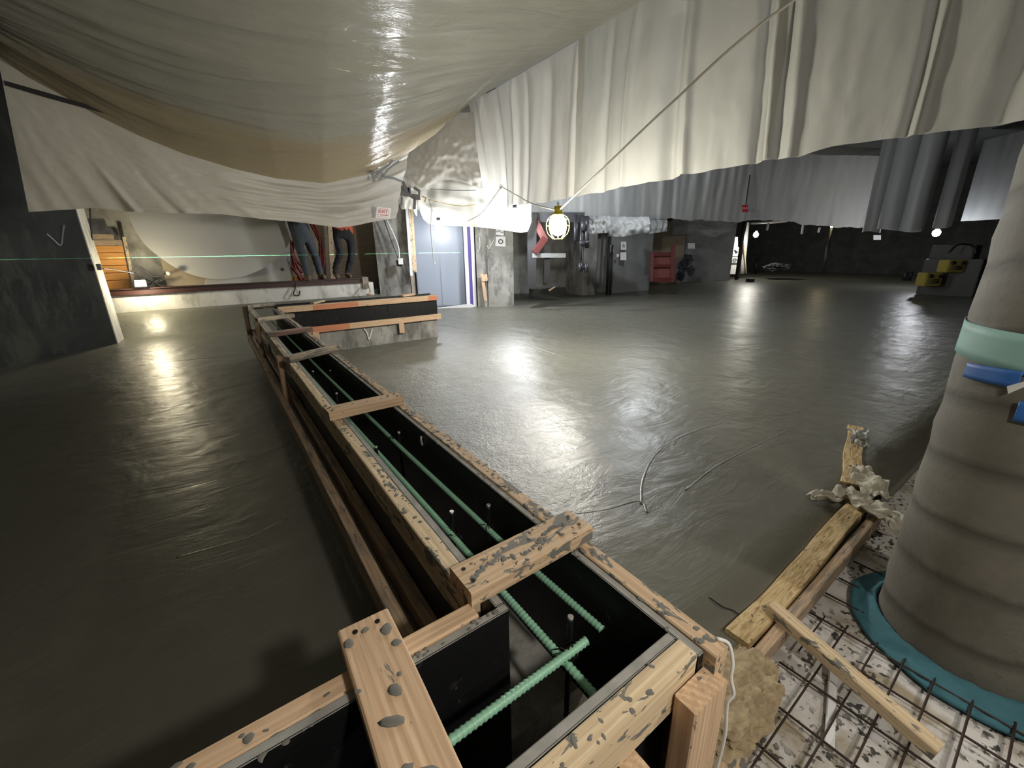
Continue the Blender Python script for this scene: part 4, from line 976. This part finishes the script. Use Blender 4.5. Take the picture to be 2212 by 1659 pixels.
obj('border', tube_bm([p+Cn*.006 for p in fr+[fr[0]]], .003, 5), M['red'], e)
def psign(px, label, off=.07, txt=None, tm='ink', ts=.6):
    e, P, c = sign_plane(0, 'paper_sign', px, Wp+Wn*off, Wn, label)
    if txt: text('lettering', txt, c+Wn*.006, (P[1]-P[0]), (0, 0, 1), (P[0]-P[3]).length*ts, M[tm], e)
    return e, P, c
psign([(1071, 486), (1088, 488), (1088, 509), (1071, 507)], 'white sheet lettered SC half covered by plastic on the pillar', txt='SC', ts=.75)
e, P, c = psign([(1071, 511), (1092, 511), (1092, 533), (1070, 532)], 'white sheet with a grey round symbol below the SC sheet')
rt = (P[1]-P[0]).normalized()
obj('symbol', tube_bm([c+Wn*.008+(rt*math.cos(a)+V((0, 0, 1))*math.sin(a))*.05 for a in [i*6.2832/12 for i in range(13)]], .012, 6), M['ink'], e, True)
for pts, lb in (([(1036, 513), (1037, 530), (1034, 545), (1031, 537)], 'tall white chalk tick on the narrow pillar face'), ([(1068, 517), (1060, 532), (1056, 537), (1052, 530)], 'white chalk tick left of the symbol sheet')):
    o = obj('chalk_mark', tube_bm(smooth_pts([wp(x, y, .055 if x > 1050 else .005) for x, y in pts], 4), [.010]*13 if False else .009, 6), M['chalk'], smooth=True); tag(centre(o), lb, 'mark')
o = obj('chalk_mark', tube_bm(smooth_pts([at(x, y, Y=6.352) for x, y in ((786, 710), (793, 720), (797, 734), (801, 720), (804, 709))], 4), .010, 6), M['chalk']); tag(centre(o), 'white chalk V on the kerb under the far branch of the form', 'mark')
Lw = V((-1.52, 9.28, 0)); Ln_ = V((.776, -.631, 0)).normalized()
o = obj('chalk_mark', tube_bm(smooth_pts([atp(x, y, Lw+Ln_*.003, Ln_) for x, y in ((100, 505), (115, 518), (130, 530), (134, 510), (137, 486))], 4), .014, 6), M['tape']); tag(centre(o), 'faint white chalk V on the dark left wall', 'mark')
stud(1041, 592, 1049, 650, 7, M['wood'], 'small timber block standing at the seam of the pillar', .10)
slabp('wood_block', [(1041, 596), (1052, 592), (1054, 606), (1041, 608)], .14, .08, M['wood'], label='pale timber block fixed low on the pillar', cat='lumber')

# ================================================================== DISTANCE: partitions, frames, barrier
def pan(name, x0, x1, ybase, ytop_z, m, thick=.15, dk=0, yb2=None, **kw):   # partition whose foot is seen at (x0,ybase)-(x1,yb2)
    a = at(x0, ybase, z=0); b = at(x1, yb2 or ybase, z=0); d = (b-a).normalized(); n = V((d.y, -d.x, 0))
    if n.dot(a) < 0: n = -n
    return prism(name, [(a.x, a.y, 0), (b.x, b.y, 0), (b.x, b.y, ytop_z), (a.x, a.y, ytop_z)], n*thick, m, **kw)
pan('wall_partition', 1222, 1258, 633, 2.6, M['conc'], .5, yb2=638, kind='structure', label='pale concrete pier right of the cage lamp')
pan('wall_partition', 1256, 1312, 632, 2.6, M['panel'], .15, yb2=630, kind='structure', label='grey partition with black pipe clamps')
pan('wall_partition', 1316, 1402, 634, 2.6, M['panel'], .15, yb2=627, kind='structure', label='grey partition carrying paper notices')
pan('wall_partition', 1464, 1575, 610, 2.8, M['panel'], .15, yb2=606, kind='structure', label='farther grey partition draped in plastic')
pan('wall_partition', 1110, 1142, 634, 2.7, M['conc_light'], .15, yb2=634, kind='structure', label='pale wall strip beyond the signed pillar')
pan('wall_partition', 1150, 1230, 622, 2.7, M['conc_light'], .15, yb2=620, kind='structure')
pan('wall_partition', 1396, 1470, 612, 2.4, M['tanp'], .1, yb2=612, kind='structure')
def dk_(x, y, k): return at(x, y, k=k)
rg_ = empty('steel_rack', dk_(1150, 620, 9.4), label='dark steel frame with red braces behind the cage lamp', cat='frame')
def bar(name, pts, r, m, par, k, sm=False): return tube(name, [at(x, y, k=k) for x, y in pts], r, m, par, 8, sm=sm)
def post2(name, x0, y0, x1, y1, wpx, k, m, par):
    a = at(x0, y0, k=k); b = at(x1, y1, k=k); b.x, b.y = a.x*1.0, a.y*1.0
    b.z = at(x1, y1, k=k).z; w2 = wpx*k/FPX; return board(name, a, b, w2, w2*.6, m, par, up=(-.6, -.8, 0))
post2('upright', 1149, 462, 1149, 628, 20, 9.6, M['pipe'], rg_)
post2('upright', 1182, 530, 1182, 613, 13, 10.2, M['pipe'], rg_)
board('crossbar', at(1150, 552, k=9.7), at(1222, 552, k=9.7), .10, .06, M['panel'], rg_, up=(-.6, -.8, 0))
board('brace', at(1152, 470, k=9.65), at(1178, 520, k=9.65), .16, .04, M['redf'], rg_, up=(-.6, -.8, 0))
board('brace', at(1178, 514, k=9.63), at(1155, 546, k=9.63), .16, .04, M['redf'], rg_, up=(-.6, -.8, 0))
board('foot', at(1160, 622, k=9.8), at(1212, 614, k=9.8), .08, .05, M['pipe'], rg_, up=(-.6, -.8, 0))
board('strut', at(1186, 628, k=9.8), at(1210, 612, k=9.8), .03, .03, M['wood_dark'], rg_)
board('head_piece', at(1150, 470, k=9.7), at(1262, 470, k=9.7), .22, .1, M['pipe'], rg_, up=(-.6, -.8, 0))
rg2 = empty('pipe_cluster', at(1255, 540, k=9.6), label='dark pipes and valves hanging on the pier right of the cage lamp', cat='pipes')
for x, y0, y1, r in ((1244, 465, 520, .05), (1256, 466, 560, .045), (1268, 468, 535, .05), (1262, 470, 500, .09)): bar('pipe', [(x, y0), (x, y1)], r, M['pipe'], rg2, 9.5)
bar('valve', [(1252, 525), (1272, 525)], .06, M['pipe'], rg2, 9.4); bar('valve', [(1252, 577), (1270, 577)], .05, M['pipe'], rg2, 9.4)
bar('flange', [(1254, 568), (1254, 586)], .05, M['pipe'], rg2, 9.38); bar('flange', [(1267, 568), (1267, 588)], .05, M['pipe'], rg2, 9.38)
bar('pipe', [(1259, 530), (1259, 575)], .012, M['ink'], rg2, 9.45)
for i, (x, lb) in enumerate(((1310.5, 'left of two tall black pipes between the grey partitions'), (1317.5, 'right of two tall black pipes between the grey partitions'))):
    a = at(x, 634, z=0); tube('black_pipe', [(a.x*.97, a.y*.97, 0), (a.x*.97, a.y*.97, 2.15 if i == 0 else 1.5)], .035, M['black'], None, 10, sm=False, label=lb, cat='pipe')
    for z in ((1.7, 1.3, 1.0) if i == 0 else (.95,)):
        pass
# draped plastic over partitions
def drape(px_top, px_bot, k, m, lb, seed):
    def f(u, v):
        x = px_top[0][0]+(px_top[-1][0]-px_top[0][0])*u
        a = at(x, interp(px_bot, x), k=k); b = at(x, interp(px_top, x), k=k*1.0)
        return a.lerp(b, v)+V((-.6, -.75, 0))*(.12*nz(u*4, v*2, seed)+.05*nz(u*9+v*3, v*5, seed)+.10*math.sin(v*3.14))
    sheet('plastic_drape', 50, 14, f, m, label=lb, cat='plastic sheet')
drape([(1272, 466), (1318, 466)], [(1272, 505), (1318, 503)], 9.9, M['tarpH'], 'crumpled plastic over the top of the partition with clamps', 1)
drape([(1314, 468), (1402, 468)], [(1314, 510), (1345, 512), (1380, 504), (1402, 502)], 10.2, M['tarpH'], 'sagging plastic swag over the partition with notices', 4)
drape([(1402, 474), (1440, 474)], [(1402, 505), (1440, 500)], 11.2, M['tarpH'], 'small crumpled plastic over the red barrier gap', 8)
drape([(1452, 474), (1578, 478)], [(1452, 506), (1500, 504), (1540, 512), (1578, 500)], 14.6, M['tarpH'], 'long crumpled plastic over the farther grey partition', 11)
# notices
def notice(x0, y0, x1, y1, k, lb, txt=None, m='paper'):
    P = [at(x0, y0, k=k), at(x1, y0, k=k), at(x1, y1, k=k), at(x0, y1, k=k)]; c = sum(P, V())/4
    e = empty('notice', c, label=lb, cat='sign'); prism('sheet', P, Fw*.01, M[m], e)
    if txt: text('lettering', txt, c-Fw*.012, Rt, Up, abs(P[0].z-P[3].z)*.7, M['ink'], e)
    return e, P, c
pb = at(1360, 630, z=0); kb = (pb-CAM).dot(Fw)*.93
notice(1341, 522, 1353, 540, kb, 'white notice with a dark figure six on the grey partition', '6')
notice(1340, 545, 1353, 562, kb, 'lower white notice on the grey partition', None)
notice(1318, 530, 1326, 545, kb*.985, 'small grey notice at the left of the partition')
notice(1332, 549, 1337, 555, kb*.985, 'tiny white label beside the lower notice')
notice(1486, 525, 1501, 537, 15.2, 'white notice on the farther partition')
# red barrier
rb = empty('barrier', at(1430, 600, k=12.3), label='red barrier panels in the gap between the partitions', cat='barrier')
K = 12.3
board('post', at(1409, 545, k=K), at(1407, 608, k=K), .10, .06, M['redf'], rb); board('post', at(1454, 530, k=K), at(1452, 610, k=K), .12, .06, M['redf'], rb)
board('rail', at(1408, 549, k=K), at(1454, 549, k=K), .10, .05, M['redf'], rb, up=(-.6, -.8, 0)); board('rail', at(1408, 574, k=K), at(1452, 574, k=K), .08, .05, M['redf'], rb, up=(-.6, -.8, 0))
board('rail', at(1407, 604, k=K), at(1452, 606, k=K), .13, .05, M['redf'], rb, up=(-.6, -.8, 0))
prism('mesh_panel', [at(x, y, k=K+.1) for x, y in ((1410, 550), (1452, 550), (1450, 600), (1409, 600))], Fw*.02, simple('faded_red_netting', (.13, .035, .03), .8), rb)
# machinery silhouette on farther partition
mk = empty('wall_equipment', at(1480, 580, k=14.8), label='dark lumpy equipment against the left of the farther partition', cat='equipment')
for x, y, r in ((1475, 575, .14), (1484, 562, .16), (1470, 595, .13), (1492, 585, .12)): 
    o = lump('unit', at(x, y, k=14.6), (r, r, r*1.3), M['pipe'], x, ); o.parent = mk; o.matrix_parent_inverse = Matrix.Translation(mk.location).inverted()
# post, white board, opening
pp = at(1591, 604, z=0)
tube('black_post', [(pp.x, pp.y, 0), (pp.x, pp.y, 2.7)], .085, M['black'], None, 12, sm=False, label='tall black post at the edge of the far opening', cat='post')
kp = (pp-CAM).dot(Fw)
e = empty('sign_board', at(1586, 590, k=kp+.5), label='tall white board with notices behind the black post', cat='sign')
prism('board', [at(x, y, k=kp+.5) for x, y in ((1584, 512), (1594, 512), (1594, 592), (1576, 592))], Fw*.05, M['paper'], e)
prism('notice_sheet', [at(x, y, k=kp+.42) for x, y in ((1583, 534), (1598, 534), (1596, 553), (1582, 553))], Fw*.03, M['white'], e)
prism('notice_sheet', [at(x, y, k=kp+.42) for x, y in ((1582, 555), (1595, 555), (1594, 568), (1581, 568))], Fw*.03, M['white'], e)
cc = at(1588, 561, k=kp+.38)
obj('circle_mark', tube_bm([cc+(Rt*math.cos(a)+Up*math.sin(a))*.07 for a in [i*6.2832/12 for i in range(13)]], .015, 5), M['ink'], e, True)
text('lettering', 'SAFETY', at(1589, 538, k=kp+.40), Rt, Up, .07, M['ink'], e) if False else None
obj('arrow_mark', tube_bm([at(1587, 540, k=kp+.4), at(1592, 546, k=kp+.4)], [.02, .06], 5), M['ink'], e)
tube('white_post', [at(1613, 482, k=kp+.9), at(1602, 591, k=kp+.9)], .12, M['paper'], None, 10, sm=False, label='white slanting post lit behind the black post', cat='post')
tube('leaning_pole', [at(1607, 530, k=kp+.7), at(1612, 591, k=kp+.7)], .035, M['wood_pale'], None, 8, sm=False, label='thin pale pole leaning beside the white post', cat='pole')
# exit sign on the far curtain
e, P, c = notice(1603, 443, 1616, 458, 12.9, 'small red sign hanging on the dusty far curtain', None, 'red'); e.name = 'exit_sign'
text('lettering', 'EXIT', c-Fw*.012, Rt, Up, .085, M['paper'], e)
tube('sign_line', [at(1620, 378, k=12.9), at(1617, 400, k=12.9), at(1611, 443, k=12.9)], .02, M['ink'], label='dark cord holding the small red sign', cat='cord')
# far bay details
tube('far_pole', [at(1796, 492, k=17), at(1778, 588, k=17)], .06, M['black'], None, 8, sm=False, label='dark pole in the far bay under the small lamp', cat='pole')
e, P, c = notice(1887, 508, 1903, 518, 15, 'white sheet glowing on the far dark wall', None)
tube('far_strip_light', [at(1622, 483, k=17), at(1700, 478, k=17.5)], .04, M['paper'], None, 6, sm=False, label='pale conduit along the ceiling of the far bay', cat='conduit')
for x, y0, y1, lb in ((1660, 482, 497, 'left of the pale straps hanging from the far ceiling'), (1735, 485, 505, 'middle and longest pale strap hanging from the far ceiling'), (1771, 492, 502, 'right of the pale straps, next to the small far lamp')): tube('hanging_strap', [at(x, y0, k=16.5), at(x-3, y1, k=16.5)], .035, M['chalk'], None, 6, sm=False, label=lb, cat='strap', group='straps hanging in the far bay')
for x, lb in ((1953, 'left one of two short dark stakes on the far slab'), (1964, 'right one of two short dark stakes on the far slab')): a = at(x, 606, z=0); tube('stake', [(a.x, a.y, 0), (a.x, a.y, .35)], .06, M['black'], None, 8, sm=False, label=lb, cat='stake', group='stakes on the far slab')
a = at(1631, 591, z=0); tube('stake', [(a.x, a.y, 0), (a.x, a.y, .75)], .07, M['black'], None, 8, sm=False, label='dark stake with a pale top right of the white post', cat='stake')
box('dark_block', at(1620, 609, z=0)-V((.12, .12, 0)), at(1620, 609, z=0)+V((.12, .12, .14)), M['black'], label='small black block on the slab by the black post', cat='block')
lump('debris_pile', at(1678, 578, z=.5), (.5, .5, .18), simple('pale_rubble', (.04, .04, .04), .6, var=.6, vs=4), 6, label='dim pile of material on the far slab', cat='debris')
tube('floor_cable', [at(1620, 592, z=.03), at(1700, 594, z=.03), at(1850, 597, z=.03)], .05, M['ink'], label='cable lying along the far slab', cat='cable') if False else None
# machine with yellow power boxes at right
mc = empty('dark_cart', at(2075, 620, k=11), label='dark equipment cart beside the column', cat='cart')
for x0, y0, x1, y1, k in ((2030, 560, 2110, 640, 11.4), (2045, 530, 2110, 560, 11.6)):
    a = at(x0, y0, k=k); b = at(x1, y1, k=k); lo_ = (min(a.x, b.x), min(a.y, b.y), max(0, min(a.z, b.z))); hi_ = (max(a.x, b.x)+.3, max(a.y, b.y)+.3, max(a.z, b.z))
    box('cabinet', lo_, hi_, M['black'], mc, .02)
tube('handle', [at(2050, 545, k=11), at(2070, 528, k=11), at(2100, 530, k=11), at(2108, 548, k=11)], .03, M['pipe'], mc)
def ybox(x0, y0, x1, y1, k, lb):
    e = empty('power_box', at((x0+x1)/2, y1, k=k), label=lb, cat='power box')
    rt = V((Rt.x, Rt.y, 0)).normalized(); dp = V((Fw.x, Fw.y, 0)).normalized(); c = at((x0+x1)/2, (y0+y1)/2, k=k); wd = (x1-x0)*k/FPX/2; h = (y1-y0)*k/FPX/2
    bm = bmesh.new(); addbox(bm, (-wd, 0, -h), (wd, .3, h)); bmesh.ops.bevel(bm, geom=bm.edges[:], offset=.02, segments=2, affect='EDGES')
    R3 = Matrix(((rt.x, dp.x, 0, c.x), (rt.y, dp.y, 0, c.y), (0, 0, 1, c.z), (0, 0, 0, 1)))
    obj('body', bm, M['yellow'], e, mw=R3)
    for i, (px, pz) in enumerate(((-.55, .55), (.55, .5))):
        p = c+rt*wd*px+V((0, 0, h*pz)); tube('socket', [p-dp*.03, p+dp*.01], .05, M['black'], e, 12, sm=False)
    for j in range(3):
        p = c-dp*.012+V((0, 0, -h*(.0+.25*j))); tube('slot', [p-rt*wd*.6, p+rt*wd*.6], .015, M['ink'], e, 6, sm=False)
ybox(2000, 590, 2036, 618, 11.2, 'yellow power box standing low on the slab')
ybox(2048, 562, 2086, 588, 11.0, 'yellow power box raised on the dark cart')
